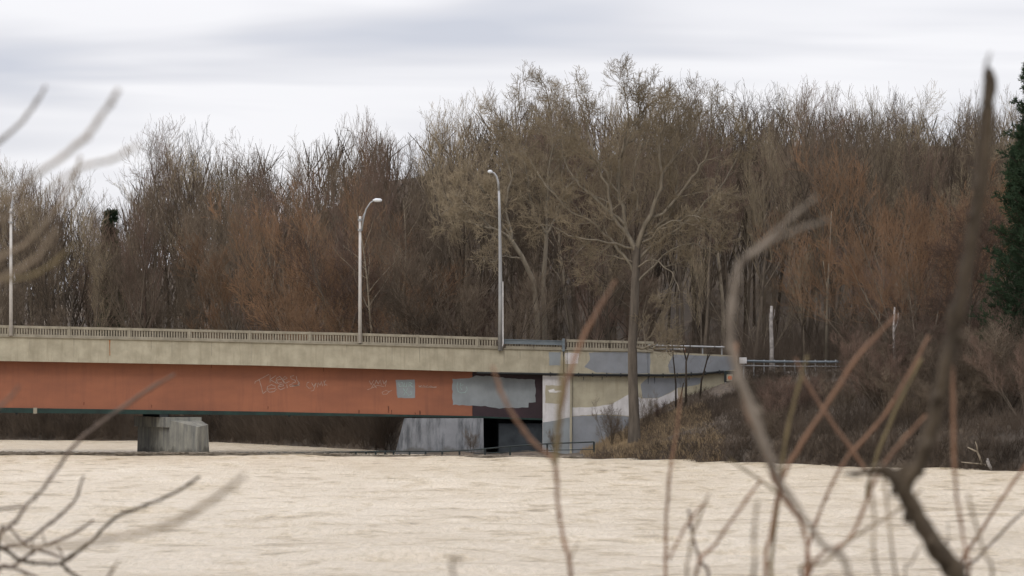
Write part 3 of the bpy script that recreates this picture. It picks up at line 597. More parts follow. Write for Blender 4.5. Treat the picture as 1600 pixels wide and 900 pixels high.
def plant(kind, px, Y, top_py, bark, twig, name, label, cat, group=None, k=None, wide=1.0, rot=None):
    if len(label.split()) > 16: label = label.replace(' in the treeline', '').replace('pale barked ', '').replace('near the front ', 'in front ')
    k = random.randrange(len(TM[kind])) if k is None else k
    x = (px - 800) / F * Y; z = gz(x, Y) - .15; h = CZ - (top_py - HY) / F * Y - z
    s_ = h / H0[kind][k]; tm, cm = TM[kind][k]
    r = bpy.data.objects.new(name, None); r.empty_display_size = .5; col.objects.link(r); r.location = (x, Y, z); r.rotation_euler = (0, 0, random.uniform(0, 6.28) if rot is None else rot)
    w = s_ * wide * random.uniform(.92, 1.1); r.scale = (w, w, s_)
    tag(r, label, cat, group)
    for nm, m_, mm_ in (('trunk', tm, bark), ('crown', cm, twig)):
        o = bpy.data.objects.new(nm, withmat(m_, mm_)); col.objects.link(o); o.parent = r
    return r
sky_line = interp([(-80, 235), (0, 240), (60, 245), (110, 252), (150, 300), (178, 340), (205, 245), (240, 190), (300, 185), (345, 192), (380, 205), (420, 178), (455, 240), (480, 178), (520, 160), (560, 152), (600, 165), (640, 215), (662, 235), (675, 155), (710, 148), (760, 128), (810, 115), (850, 128), (900, 118), (960, 110), (1040, 112), (1090, 142), (1130, 132), (1180, 118), (1220, 112), (1260, 130), (1300, 122), (1360, 130), (1420, 128), (1480, 140), (1540, 130), (1700, 120)])
ZONES = [(70, 'behind the leftmost lamp'), (150, 'at the low left end of the wood'), (230, 'beside the notch in the treeline'), (310, 'above the left pier'), (410, 'left of the orange budding trees'),
         (500, 'around the orange budding trees'), (570, 'right behind the middle lamp'), (650, 'just right of the middle lamp'), (730, 'midway between the two right lamps'), (800, 'right behind the tall steel lamp'),
         (880, 'above the abutment'), (950, 'just left of the big cottonwood'), (1050, 'right behind the big cottonwood'), (1130, 'just right of the big cottonwood'), (1210, 'behind the guard rail start'),
         (1290, 'behind the curved grey branch tip'), (1370, 'behind the guard rail end'), (1450, 'behind the large budding tree'), (1540, 'behind the thick near branch'), (9999, 'beside the right hand pine')]
def zone(px):
    for i, (m_, s_) in enumerate(ZONES):
        if px < m_: return i, s_
KIND = {'upright': 'straight bare tree', 'forked': 'forked bare tree', 'sparse': 'thin bare tree', 'vase': 'spreading bare tree', 'round': 'bushy bare tree'}
shore = lambda x: float(np.interp(x, SHX, SHY))
random.seed(33)
wide_line = lambda px, w: max(sky_line(px + k) for k in (-w, -w * .5, 0, w * .5, w))
def forest(px0, px1, step, off0, off1, low, drop, kinds, row, half=30):
    q = px0
    while q < px1:
        px = q + random.uniform(-.4, .4) * step; q += step; off = random.uniform(off0, off1); Yb = 300.0
        for _ in range(4):
            x = (px - 800) / F * Yb; base = max(shore(x), 258) if x < 6 else 258; Yb = base + off
        kind = random.choice(kinds); zi, zs = zone(px)
        top = (sky_line(px) * .5 + wide_line(px, half) * .5) + random.uniform(low, drop) - 16
        tw = random.choices(['twig', 'twig_red', 'twig_tan'], [.62, .22, .14 if px < 650 else .28])[0]
        if 390 < px < 560 and random.random() < .15: tw = 'twig_orange'
        bk = random.choices(['bark', 'bark_dark', 'bark_pale'], [.55, .33, .12])[0]
        col_ = {'twig': 'grey brown', 'twig_red': 'reddish', 'twig_tan': 'tan', 'twig_orange': 'orange tinged'}[tw]
        if kind in ('round', 'vase'): top = max(top, sky_line(px) + 80)
        plant(kind, px, Yb, top, bk, tw, 'bare_tree', ('pale barked ' if bk == 'bark_pale' else 'dark barked ' if bk == 'bark_dark' and col_ != 'grey brown' else '') + col_ + ' ' + KIND[kind] + ' ' + row + ' ' + zs if not (len(zs.split()) > 5 and bk == 'bark_dark' and len(row.split()) > 2) else col_ + ' ' + KIND[kind] + ' ' + row + ' ' + zs, 'tree', 'bare trees ' + zs)
forest(-70, 1680, 38, 46, 60, 8, 40, ['upright', 'upright', 'forked'], 'rearmost')
forest(-70, 1680, 36, 32, 44, 0, 50, ['upright', 'forked', 'sparse'], 'far back')
forest(-80, 1680, 38, 20, 30, 0, 80, ['upright', 'forked', 'sparse', 'upright'], 'further in')
forest(-60, 1680, 50, 9, 18, 30, 150, ['upright', 'forked', 'upright', 'sparse'], 'near the front')
forest(-60, 400, 90, 2, 8, 150, 260, ['round', 'vase', 'upright'], 'low in front', 10)
forest(560, 1640, 110, 2, 8, 170, 280, ['upright', 'vase', 'round'], 'low in front', 10)
forest(-60, 1640, 90, 14, 40, 220, 330, ['vase', 'upright', 'round'], 'low among trunks', 10)

# distant depth of the wood, one mass
P0, P1, R0, R1 = [], [], [], []
random.seed(77)
for i in range(15000):
    px = random.uniform(-140, 1760); x = (px - 800) / F * 330; b_ = max(shore(x), 262 if x > -14 else 0); Y = b_ + random.uniform(58, 100); x = (px - 800) / F * Y
    top = CZ - (sky_line(px) + random.uniform(40, 130) - HY) / F * Y; z = gz(x, Y); zz = z + (top - z) * random.random() ** .8 * .9; ln = random.uniform(2, 7)
    a_ = random.gauss(0, .28); P0.append((x, Y, zz)); P1.append((x + ln * math.sin(a_), Y + random.uniform(-1, 1), min(zz + ln * math.cos(a_), top))); r = random.uniform(.03, .10); R0.append(r); R1.append(r * .3)
tag(link('distant_wood', seg_mesh('distant_wood', P0, P1, R0, R1), 'bark_dark'), 'dense mass of bare branches deep in the wood behind the trees', 'wood', kind='stuff')

# undergrowth masses
def brush(name, sampler, n_, hmin, hmax, m, label, spread=.9, rad=.014, tw=5, seed=1):
    random.seed(seed); P0, P1, R0, R1 = [], [], [], []
    for i in range(n_):
        x, y = sampler(); z = gz(x, y) - .1; h = random.uniform(hmin, hmax)
        for s_ in range(4):
            a_ = random.random() * 6.28; sp = random.random() * spread; p = Vector((x + random.gauss(0, .25), y + random.gauss(0, .25), z)); d = Vector((math.cos(a_) * sp, math.sin(a_) * sp, 1)).normalized(); st = h * random.uniform(.6, 1) / 3; r = rad * random.uniform(.7, 1.5)
            for k in range(3):
                d = (d + rv() * .34).normalized(); q = p + d * st; P0.append(tuple(p)); P1.append(tuple(q)); R0.append(r); R1.append(r * .72); r *= .72
                for j in range(tw // 2 if k < 2 else tw):
                    f = random.random(); u = p.lerp(q, f); dd = (d + rv() * .75 + Vector((0, 0, .2))).normalized(); P0.append(tuple(u)); P1.append(tuple(u + dd * h * random.uniform(.12, .3))); R0.append(r * .6); R1.append(r * .35)
                p = q
    return tag(link(name, seg_mesh(name, P0, P1, R0, R1), m), label, 'undergrowth', kind='stuff')
def s_left():
    x = random.uniform(-85, -9.8); return x, shore(x) + 16 * random.random() ** 1.6
brush('undergrowth', s_left, 5200, 2.0, 4.8, 'brush', 'brown tangle of bushes on the far bank under the bridge', seed=2)
def s_emb():
    x = random.uniform(17, 46) ; y0 = shore(x); y1 = 238.5
    return x, y0 + .4 + (y1 - y0) * random.random()
brush('undergrowth', s_emb, 2600, .4, 1.3, 'brush', 'brown brush covering the embankment slope right of the wing wall', seed=3, rad=.012)
def s_right():
    x = random.uniform(17.5, 50); y0 = shore(x); return x, (y0 + 24 * random.random() ** 2 - .2 if x > 24 else y0 + 8 * random.random() ** 1.5 - .2)
brush('undergrowth', s_right, 1500, .8, 2.4, 'brush', 'tall dark brush at the water edge on the right bank', seed=4)
def s_road():
    x = random.uniform(8, 62); return x, random.uniform(257, 300)
brush('undergrowth', s_road, 2600, 1.5, 6.0, 'brush', 'brush growing beyond the road at the foot of the wood', seed=5)
def s_mid():
    x = random.uniform(-30, 9); return x, max(shore(x) + 1, 266) + random.uniform(0, 14)
brush('undergrowth', s_mid, 1800, 2, 5.8, 'brush', 'brush under the trees behind the abutment', seed=6)
def s_foot():
    x = random.uniform(5.6, 13); y0 = shore(x); return x, y0 + .2 + (239.0 - y0) * random.random()
def s_slope():
    x = random.uniform(9.5, 21); y0 = shore(x); return x, y0 - .2 + ((239.2 if x < 15.3 or x > 18 else 231) - y0) * random.random()
brush('undergrowth', s_slope, 5200, .25, .75, 'brush', 'short brown brush on the rounded slope below the marker sign', seed=8, rad=.011)
def s_edge():
    x = random.uniform(6, 48); return x, shore(x) + random.uniform(-.8, 1.6)
brush('undergrowth', s_edge, 2200, .3, 1.1, 'brush', 'dark brush overhanging the waterline of the right bank', seed=9, rad=.013, spread=1.9)
def s_tan():
    x = random.uniform(7.5, 14.5); y0 = shore(x); return x, y0 + (237 - y0) * random.random() ** 1.3 * .8
brush('dead_grass', s_tan, 3800, .2, .55, 'brush_tan', 'tan dead grass on the lower slope right of the big trunk', seed=12, rad=.013, tw=3)
brush('dead_grass', s_foot, 2600, .2, .55, 'brush_tan', 'tan dead grass and leaves at the foot of the embankment', seed=7, rad=.012, tw=3)

# ---- trees that can be told apart
random.seed(90)
# the big pale tree in front of the wing wall, limbs laid out after the photograph
def hero(name, Y, trunk, limbs, bark, twig, label, P, seed, root_px):
    random.seed(seed); x, z = root_px; base = at(x, z, Y); base.z = gz(base.x, Y) - .2
    root = thing(name, label, 'tree', base); t_ = Tree()
    def conv(pl, dep):
        return [at(p[0], p[1], Y + dy) - base for p, dy in zip(pl, np.linspace(dep[0], dep[1], len(pl)))]
    tp = conv([(p[0], p[1]) for p in trunk], (0, 0)); tp[0].z = 0
    tb = MB(); tb.tube(tp, [p[2] / F * Y / 2 * .86 for p in trunk], 12, False); tb.build('trunk', 'bark_hero' if Y < 230 else bark, root, smooth=True)
    for pl, dep in limbs:
        pts = conv([(p[0], p[1]) for p in pl], dep); rs = [max(p[2] / F * Y / 2 * .72, .012) for p in pl]
        # refine with wobble
        q = [pts[0]]; rr = [rs[0]]
        for i in range(len(pts) - 1):
            for k in (1, 2, 3):
                f = k / 3; v = pts[i].lerp(pts[i + 1], f)
                if k < 3: v = v + rv() * (pts[i + 1] - pts[i]).length * .075
                q.append(v); rr.append(rs[i] * (1 - f) + rs[i + 1] * f)
        ln = sum((q[i + 1] - q[i]).length for i in range(len(q) - 1)); PP = dict(P); PP['n'] = [max(6, int(ln * P['dens']))] + list(P['n'][1:])
        t_.spawn(q, rr, ln, 0, PP)
    tm, cm = t_.meshes(name); o = link('limbs', tm, bark, root); o2 = link('crown', cm, twig, root); return root
HP = dict(TREE); HP.update(dens=1.05, n=[10, 6, 5, 3], t0=[.12, .12, .1, .1], ang=[(30, 65), (25, 60), (25, 60), (25, 55)], len=[1, 3.0, 1.6, .9, .45], wob=[.1, .2, .22, .22, .1], up=[.05, .07, .06, .06, .05], rl=[.1, .055, .024, .013, .010])
hero('cottonwood_tree', 223, [(991, 676, 26), (991, 655, 20), (989, 600, 18), (988, 540, 17), (991, 480, 16), (993, 430, 15), (995, 385, 13)], [
    ([(995, 395, 12), (975, 345, 10), (966, 290, 9), (972, 240, 7), (992, 200, 5), (1000, 175, 3.5), (998, 165, 2)], (0, 1.5)),
    ([(992, 200, 4), (1010, 165, 3), (1024, 165, 2.5), (1026, 155, 1.5)], (1, 2)),
    ([(972, 240, 5), (982, 180, 3.5), (977, 145, 2.2), (970, 126, 1.1)], (.8, 0)),
    ([(995, 392, 12), (1018, 335, 10), (1034, 270, 8), (1030, 220, 5), (1040, 190, 4), (1036, 165, 2)], (0, -2)),
    ([(1010, 355, 8), (1050, 318, 7), (1082, 276, 6), (1102, 250, 4.5), (1108, 205, 3), (1112, 165, 2)], (0, -1)),
    ([(1004, 370, 7), (1045, 340, 5), (1058, 285, 4), (1052, 235, 3.5), (1062, 180, 2)], (0, 3)),
    ([(985, 375, 9), (955, 335, 8), (950, 290, 6), (928, 240, 4), (915, 190, 3), (900, 140, 1.6)], (0, -2)),
    ([(975, 350, 7), (940, 320, 6), (905, 290, 4.5), (880, 245, 3), (868, 200, 2)], (0, 2)),
    ([(1000, 380, 6), (1050, 345, 4), (1090, 338, 3), (1112, 345, 1.6)], (0, -3)),
    ([(988, 388, 6), (950, 380, 5), (905, 372, 4), (860, 352, 2.5), (835, 350, 1.6)], (0, -2)),
    ([(995, 330, 5), (990, 270, 4), (1010, 220, 3), (1005, 180, 2)], (0, 2)),
    ([(992, 420, 4), (1020, 405, 3.5), (1050, 425, 2.5), (1062, 455, 1.5)], (0, -2)),
    ([(990, 410, 4), (960, 400, 3.5), (935, 415, 2.5), (925, 440, 1.5)], (0, 1.5)),
    ([(993, 412, 7), (1030, 378, 6), (1070, 350, 5.5), (1120, 300, 4), (1150, 250, 2.5), (1160, 215, 1.5)], (0, 2)),
    ([(991, 428, 7), (965, 390, 6), (930, 350, 5.5), (880, 320, 4), (840, 270, 3), (815, 235, 1.6)], (0, 1)),
    ([(965, 300, 5), (935, 255, 4), (900, 215, 3), (880, 170, 1.8)], (0, -1)),
    ([(1030, 290, 5), (1060, 240, 4), (1085, 200, 3), (1092, 165, 1.6)], (0, 1)),
    ([(990, 448, 5), (1035, 400, 4), (1085, 380, 3), (1125, 395, 1.5)], (0, 1)),
    ([(990, 540, 7), (1003, 545, 6), (1018, 540, 4), (1028, 537, 3), (1048, 538, 1.5)], (0, -.6)),
], 'bark_mid', 'twig_tan', 'tall thick trunked bare tree with pale twigs standing in front of the wing wall', HP, 5, (991, 676))
HP2 = dict(HP); HP2.update(dens=1.35)
hero('cottonwood_tree', 266, [(851, 560, 12), (851, 500, 10), (848, 450, 9), (852, 400, 8), (854, 366, 7)], [
    ([(854, 366, 6), (868, 340, 5), (880, 300, 4), (876, 250, 3), (884, 190, 2)], (0, 2)),
    ([(854, 366, 6), (842, 348, 5), (832, 320, 4), (820, 260, 3), (806, 190, 2.4), (812, 130, 1.5)], (0, -2)),
    ([(854, 366, 6), (856, 300, 5), (864, 230, 4), (858, 170, 3), (850, 130, 1.5)], (0, 1)),
    ([(878, 310, 4), (905, 270, 3), (915, 220, 2), (925, 160, 1.4)], (1, 3)),
], 'bark_mid', 'twig_tan', 'pale slender tree forking into a Y just right of the tall steel lamp', HP2, 6, (851, 560))
hero('cottonwood_tree', 264, [(840, 560, 11), (840, 500, 10), (834, 440, 9), (815, 400, 8.5), (795, 370, 8)], [
    ([(795, 370, 7), (770, 357, 6), (745, 352, 5), (720, 345, 3), (700, 350, 2)], (0, -1)),
    ([(800, 375, 6), (783, 340, 5), (776, 318, 4), (755, 300, 3), (738, 270, 2)], (0, 1)),
    ([(800, 378, 6), (790, 330, 5), (800, 280, 4), (792, 230, 3), (770, 170, 2)], (0, 2)),
    ([(770, 357, 4), (745, 335, 3.5), (725, 315, 3), (700, 300, 2)], (0, 1)),
    ([(818, 405, 4), (790, 400, 3), (765, 410, 2)], (0, -1.5)),
    ([(785, 345, 4), (740, 325, 3), (705, 322, 2), (690, 335, 1.4)], (0, -2)),
], 'bark_mid', 'twig_tan', 'pale leaning tree whose limbs reach left behind the tall steel lamp', HP2, 8, (840, 560))
plant('sparse', 962, 262, 300, 'bark_dark', 'twig', 'bare_tree', 'dark trunked tree close behind and left of the tall pale cottonwood trunk', 'tree', k=0)
plant('vase', 452, 294, 345, 'bark', 'twig_orange', 'budding_tree', 'orange budding bushy tree left of the middle lamp', 'tree', k=0, wide=.95)
plant('vase', 512, 288, 285, 'bark', 'twig_orange', 'budding_tree', 'taller orange budding tree just left of the middle lamp pole', 'tree', k=1, wide=.8)
plant('vase', 640, 278, 350, 'bark', 'twig_red', 'spreading_tree', 'reddish many stemmed tree fanning out between the two right hand lamps', 'tree', k=0, wide=1.25)
plant('vase', 705, 274, 385, 'bark', 'twig_red', 'spreading_tree', 'low spreading tree with arching stems left of the tall steel lamp', 'tree', k=1, wide=1.1)
plant('vase', 1440, 219, 200, 'bark', 'twig_orange', 'budding_tree', 'large orange budding tree on the right bank left of the thick near branch', 'tree', k=1, wide=.75)
plant('vase', 1375, 226, 300, 'bark', 'twig_orange', 'budding_tree', 'smaller orange budding tree at the right end of the guard rail', 'tree', k=0, wide=1.0)
plant('vase', 1572, 199, 470, 'bark_dark', 'twig', 'bare_tree', 'dark bushy bare tree screening the pine at the right edge', 'tree', k=1, wide=.9)
plant('round', 1510, 211, 300, 'bark', 'twig_red', 'budding_tree', 'reddish budding tree behind the thick near branch', 'tree', k=0, wide=1.0)
plant('forked', 1290, 262, 128, 'bark_dark', 'twig', 'bare_tree', 'tall dark forked tree left of the large orange budding tree', 'tree', k=1)
for px, Y, tp in ((1330, 226, 520), (1390, 214, 560), (1462, 205, 540), (1530, 199, 520), (1580, 196, 500), (1250, 225, 585)):
    lab = {1330: 'bare bush below the right end of the guard rail', 1390: 'bare bush on the slope under the orange budding tree', 1462: 'grey bare bush beside the thick near branch low on the bank', 1530: 'bare bush behind the forked driftwood', 1580: 'bare bush at the right edge below the evergreen', 1250: 'bare bush on the slope just below the guard rail'}[px]
    plant('bush', px, Y, tp, 'bark', 'twig', 'bare_bush', lab, 'bush')
random.seed(71)
for i in range(64):
    px = 1185 + i * 7.4 + random.uniform(-8, 8); f = random.random(); Y0 = 206 - (px - 1150) * .04; Y = Y0 + f * (236 - Y0); base = 620 - (gz((px - 800) / F * Y, Y) - CZ) / Y * F
    hgt = random.uniform(45, 85) if px < 1330 else random.uniform(70, 170)
    if px < 1350: hgt = min(hgt, max(22, base - 584))
    knd = random.choice(['bush', 'bush', 'vase']) if px > 1330 else 'bush'
    tw = random.choice(['twig', 'twig_red']); bk = random.choice(['bark', 'bark_dark'])
    plant(knd, px, Y, base - hgt, bk, tw, 'bare_bush', ('taller ' if hgt > 110 else '') + {'twig': 'grey brown ', 'twig_red': 'reddish ', 'twig_tan': 'tan '}[tw] + ('spreading ' if knd == 'vase' else '') + 'leafless bush ' + ('low on the bank' if f < .33 else 'half way up the bank' if f < .66 else 'high on the bank') + (' below the guard rail' if px < 1240 else ' behind the crossing orange twigs' if px < 1350 else ' under the budding trees' if px < 1460 else ' at the right end'), 'bush', 'bushes on the right bank' + (' below the guard rail' if px < 1350 else ' at the right end'))
for i, (px, Y, tp, lab) in enumerate(((955, 226, 615, 'leafless shrub against the grey painted wall left of the big trunk'), (975, 227, 640, 'low leafless shrub at the foot of the big trunk'), (1010, 230, 605, 'leafless shrub just right of the big trunk'), (1030, 233, 620, 'small leafless shrub on the slope before the white painted wall'), (738, 236, 668, 'thin leafless shrub in front of the grey pier'), (868, 236, 668, 'thin leafless shrub in front of the white pilaster'))):
    plant('bush', px, Y, tp, 'bark_dark', 'twig' if i != 3 else 'twig_red', 'leafless_shrub', lab, 'shrub', wide=.62)
# three thin saplings before the wing wall
def sapling(px, base_py, pts, Y, label, seed):
    random.seed(seed); B = at(px, base_py, Y); B.z = min(B.z, gz(B.x, Y)); rt_ = thing('sapling', label, 'sapling', B); a = MB(); t_ = Tree()
    for ln in pts:
        P = [at(x, y, Y) - B for x, y, w in ln]; a.tube(P, [w / F * Y / 2 for x, y, w in ln], 7)
        PP = dict(TREE); PP.update(seg=[3, 3, 2, 1], n=[7, 4, 2], t0=[.35, .2, .2], len=[1, 1.1, .5, .3], rl=[.03, .014, .009, .007], max=2, ang=[(25, 55)] * 4, rmin=.007)
        t_.spawn(P, [w / F * Y / 2 for x, y, w in ln], 3, 0, PP)
    a.build('stem', 'bark_dark', rt_, smooth=True); link('crown', seg_mesh('crown', *[t_.C[i] + t_.T[i] for i in range(4)]), 'bark', rt_)
sapling(1055, 640, [[(1056, 645, 3), (1056, 600, 2.6), (1052, 560, 2), (1050, 520, 1.2)]], 233, 'thinnest single sapling against the beige and blue painted wall', 1)
sapling(1072, 640, [[(1071, 645, 4), (1072, 600, 3.6), (1072, 565, 2.8), (1078, 545, 2), (1080, 510, 1.4)], [(1072, 562, 2.4), (1068, 545, 2), (1066, 500, 1.2)], [(1062, 630, 2.6), (1068, 598, 2)]], 233.5, 'forked sapling in the middle of the three against the wing wall', 2)
sapling(1094, 630, [[(1093, 632, 3.4), (1096, 595, 2.8), (1104, 565, 2.2), (1108, 545, 1.6)], [(1103, 567, 1.8), (1110, 552, 1.5), (1118, 540, 1)]], 234.5, 'leaning sapling nearest the orange marker sign', 3)
# birch snags
def snag(px, Y, y0, y1, w, label, seed):
    random.seed(seed); B = at(px, y0, Y); B.z = gz(B.x, Y) - .2; r_ = thing('birch_snag', label, 'dead trunk', B)
    T = at(px + 1, y1, Y); h = T.z - B.z; a = MB(); a.tube([(0, 0, 0), (.05, 0, h * .4), (-.03, 0, h * .8), (.04, 0, h)], [w, w * .9, w * .8, w * .55], 9); a.build('trunk', 'birch', r_, smooth=True)
    a = MB(); a.tube([(0, 0, h * .78), (.25, 0, h * .86), (.3, .1, h * .95)], [.05, .035, .02], 5); a.build('branch_stub', 'birch', r_)
snag(1205, 256, 560, 478, .19, 'pale broken birch trunk behind the guard rail', 1)
snag(1397, 207, 560, 480, .10, 'slim pale broken trunk among the orange budding trees', 2)
random.seed(14)
for px, Y, y1, w, lab in ((1290, 258, 330, .11, 'thin pale leaning trunk right of the curved grey near branch'), (425, 318, 560, .10, 'short pale stick like trunk on the far bank between the piers')):
    B = at(px, 0, Y); B.z = gz(B.x, Y) - .2; r_ = thing('dead_tree', lab, 'dead trunk', B); T = at(px + 6, y1, Y); h = T.z - B.z
    a = MB(); a.tube([(0, 0, 0), (.15, 0, h * .5), (.5, 0, h)], [w, w * .75, w * .3], 7); a.build('trunk', 'bark_mid', r_, smooth=True)
    a = MB(); a.tube([(.15, 0, h * .5), (-.2, .1, h * .7)], [w * .4, w * .2], 5); a.build('branch_stub', 'bark_pale', r_)
# evergreens
def pine(px, Y, top, label, wide, seed, nwh=24, m='needle', rise=1.0, nr=.024, br=1.0):
    random.seed(seed); x = (px - 800) / F * Y; z = gz(x, Y) - .2; h = CZ - (top - HY) / F * Y - z; root = thing('pine_tree', label, 'tree', (x, Y, z))
    a = MB(); a.tube([(0, 0, 0), (.1, 0, h * .5), (0, 0, h * .99)], [.32, .2, .03], 9); a.build('trunk', 'bark_dark', root, smooth=True)
    P0, P1, R0, R1 = [], [], [], []; Vn = []; b_ = MB()
    for i in range(nwh):
        f = .08 + .92 * (i + random.random() * .6) / nwh; zz = h * f; Lr = wide * (1 - f) ** .75 * random.uniform(.75, 1.15) + (.45 if rise > 0 else .15)
        for j in range(random.randint(5, 7)):
            a_ = random.random() * 6.28; d = Vector((math.cos(a_), math.sin(a_), random.uniform(.15, .55) * rise)).normalized(); p = Vector((0, 0, zz)); ln = Lr * random.uniform(.7, 1.15); st = ln / 6
            for k in range(6):
                d = (d + Vector((0, 0, .06 * rise)) + rv() * .08).normalized(); q = p + d * st; b_.tube([p, q], [.035 * br, .025 * br], 3, False)
                if k >= 1:
                    for t_ in range(7):
                        c = p.lerp(q, random.random()) + rv() * .12 * ln * .3; dd0 = (d + rv() * .9 + Vector((0, 0, .25))).normalized(); tw = c + dd0 * random.uniform(.3, .6)
                        for g_ in range(9):
                            u = c.lerp(tw, .25 + .75 * random.random()); dd = (dd0 + rv() * .9).normalized(); P0.append(tuple(u)); P1.append(tuple(u + dd * random.uniform(.14, .26))); R0.append(nr); R1.append(nr * .4)
                p = q
    b_.build('branches', 'bark_dark', root); link('crown', seg_mesh('crown', P0, P1, R0, R1), m, root)
pine(1622, 206, 100, 'dark green pine standing at the right edge of the picture', 4.6, 4, 38)
pine(1600, 222, 230, 'shorter dark pine tucked behind the right edge pine', 3.0, 5, 26)
pine(172, 366, 331, 'small dark evergreen showing in the low gap of the tree line', 2.0, 6, 40, rise=.1, nr=.05, br=.35)

# driftwood on the right bank
dw = thing('driftwood', 'pale forked dead branch lying at the water edge on the right', 'driftwood', at(1540, 736, 189.5))
def dr(pts, Y, nm, m='bark_pale', k=8):
    a = MB(); a.tube([at(x, y, Y) for x, y, w in pts], [w / F * Y / 2 for x, y, w in pts], k); return child(a, nm, m, dw, True)
dr([(1536, 730, 4), (1531, 715, 3.4), (1527, 706, 3), (1512, 699, 1.6)], 189.3, 'branch'); dr([(1528, 708, 3), (1526, 696, 2), (1524, 690, 1)], 189.3, 'branch')
dr([(1502, 722, 1.2), (1530, 725, 2.6), (1560, 731, 3.6)], 189.1, 'branch'); dr([(1552, 738, 4), (1546, 728, 6), (1543, 720, 5), (1543, 716, 2.5)], 188.4, 'stump', 'birch')
dr([(1545, 735, 4), (1575, 737, 5), (1602, 736, 6), (1640, 735, 6)], 188.6, 'log')
dw = thing('driftwood', 'low pale log at the water edge between the near twigs', 'driftwood', at(1300, 729, 198)); dr([(1283, 726, 2), (1300, 729.3, 3.4), (1322, 729, 2)], 197.6, 'log')
dw = thing('driftwood', 'dark upright stump on the far shore left of the left pier', 'driftwood', at(118, 684, 325)); dr([(114, 688, 6), (118, 680, 5), (116, 672, 2)], 318, 'stump', 'bark_dark'); dr([(119, 680, 2), (124, 676, 1.2)], 318, 'branch')
# white things glimpsed through the trees at the right edge
fw = thing('white_fence', 'low white rail glimpsed through the trees under the evergreen', 'fence', at(1580, 560, 250))
a = MB(); a.box(at(1550, 557.5, 250), at(1563, 553.5, 250.1)); child(a, 'board', 'white', fw); a = MB(); a.box(at(1582, 556, 250), at(1594, 552.5, 250.1)); child(a, 'board', 'white', fw)
for q in (1552, 1561, 1584, 1592):
    a = MB(); p = at(q, 552, 250.2); a.box((p.x - .06, 250.12, gz(p.x, 250) - .3), (p.x + .06, 250.24, p.z)); child(a, 'post', 'white', fw)

# ------------------------------------------------------------------ near shrubs on this bank
def smooth_line(P, rs, k=5):
    out, ro = [], []; n_ = len(P)
    for i in range(n_ - 1):
        p0, p1, p2, p3 = P[max(i - 1, 0)], P[i], P[i + 1], P[min(i + 2, n_ - 1)]
        for j in range(k):
            t_ = j / k; out.append(.5 * ((2 * p1) + (p2 - p0) * t_ + (2 * p0 - 5 * p1 + 4 * p2 - p3) * t_ ** 2 + (3 * p1 - p0 - 3 * p2 + p3) * t_ ** 3)); ro.append(rs[i] * (1 - t_) + rs[i + 1] * t_)
    out.append(P[-1]); ro.append(rs[-1]); return out, ro
def near_shrub(name, label, cat, root_at, branches, seed):
    """root_at: (px, distance) of the foot; branches: (points (px, py, width px), distance, material)"""
    random.seed(seed); rx, rd = root_at; B = Vector(((rx - 800) / F * rd, rd, 0)); B.z = gz(B.x, rd) - .05; root = thing(name, label, cat, B)
    for ln, dd, m, *rest in branches:
        d0, d1 = dd if isinstance(dd, tuple) else (dd, dd); P = []; rs = []
        for i, (x, y, w) in enumerate(ln):
            Y = d0 + (d1 - d0) * i / max(1, len(ln) - 1); P.append(at(x, y, Y) - B); rs.append(w * (.27 if name == 'bare_sapling' else .33 if w > 20 else .29) / F * Y)
        if rest:                                        # last point leads to the foot
            q = P[-1]; foot = Vector((random.gauss(0, .03), random.gauss(0, .03), 0)); P += [q.lerp(foot, .5) + Vector((0, 0, .1)), foot]; rs += [rs[-1] * 1.3, rs[-1] * 1.8]
        P, rs = smooth_line(P, rs); a = MB()
        rs = [r * (1 + .10 * math.sin(i * 2.4) + (.25 if i % 9 == 4 else 0)) for i, r in enumerate(rs)]
        P = [p + rv() * min(rs[i] * .35, .0028) for i, p in enumerate(P)]; a.tube(P, rs, 9)
        for i in range(3, len(P) - 2, 4):                  # alternate buds and leaf scars
            d = (P[i + 1] - P[i]).normalized(); sv = d.orthogonal(); sv.rotate(__import__('mathutils').Quaternion(d, random.random() * 6.28)); sv.normalize()
            q = P[i] + sv * rs[i] * .7; L_ = max(rs[i] * 1.6, .006) * random.uniform(.8, 1.6); a.tube([q, q + (sv * .8 + d).normalized() * L_ * .5, q + (sv * .5 + d).normalized() * L_], [rs[i] * .55, rs[i] * .5, rs[i] * .08], 6)
        a.build('branch', m, root, smooth=True)
O, GR, BN, OL, PK, DK = 'near_orange', 'near_grey', 'near_brown', 'near_olive', 'near_pink', 'near_bark'
near_shrub('dead_sapling', 'thick dark forked dead branch rising up the right side of the picture', 'dead sapling', (1700, 7), [
    ([(1546, 108, 16), (1547, 128, 28), (1541, 220, 26), (1526, 330, 32), (1506, 440, 34), (1478, 570, 36), (1455, 670, 34), (1432, 735, 36), (1412, 762, 40), (1442, 822, 44), (1475, 872, 46), (1510, 930, 48)], 7.0, DK, 1),
    ([(1318, 740, 8), (1345, 739, 16), (1372, 736, 24), (1392, 742, 34), (1415, 768, 38)], 7.0, DK),
    ([(1378, 728, 8), (1392, 745, 22)], 6.9, DK),
    ([(1547, 82, 5), (1541, 105, 9), (1538, 150, 11), (1532, 200, 12), (1524, 300, 12)], (6.0, 6.9), GR)], 1)
near_shrub('bare_shrub', 'pale curved grey branch with a forked tip over the end of the bridge', 'shrub', (1420, 6.2), [
    ([(1275, 308, 7), (1235, 342, 10), (1192, 382, 14), (1158, 412, 18), (1147, 455, 18), (1140, 515, 20), (1150, 575, 22), (1172, 640, 24), (1192, 695, 25), (1215, 745, 20), (1245, 795, 16), (1285, 850, 15), (1330, 910, 15)], 6.2, GR, 1),
    ([(1294, 343, 7), (1250, 358, 10), (1205, 378, 12), (1165, 404, 14)], 6.15, GR)], 2)
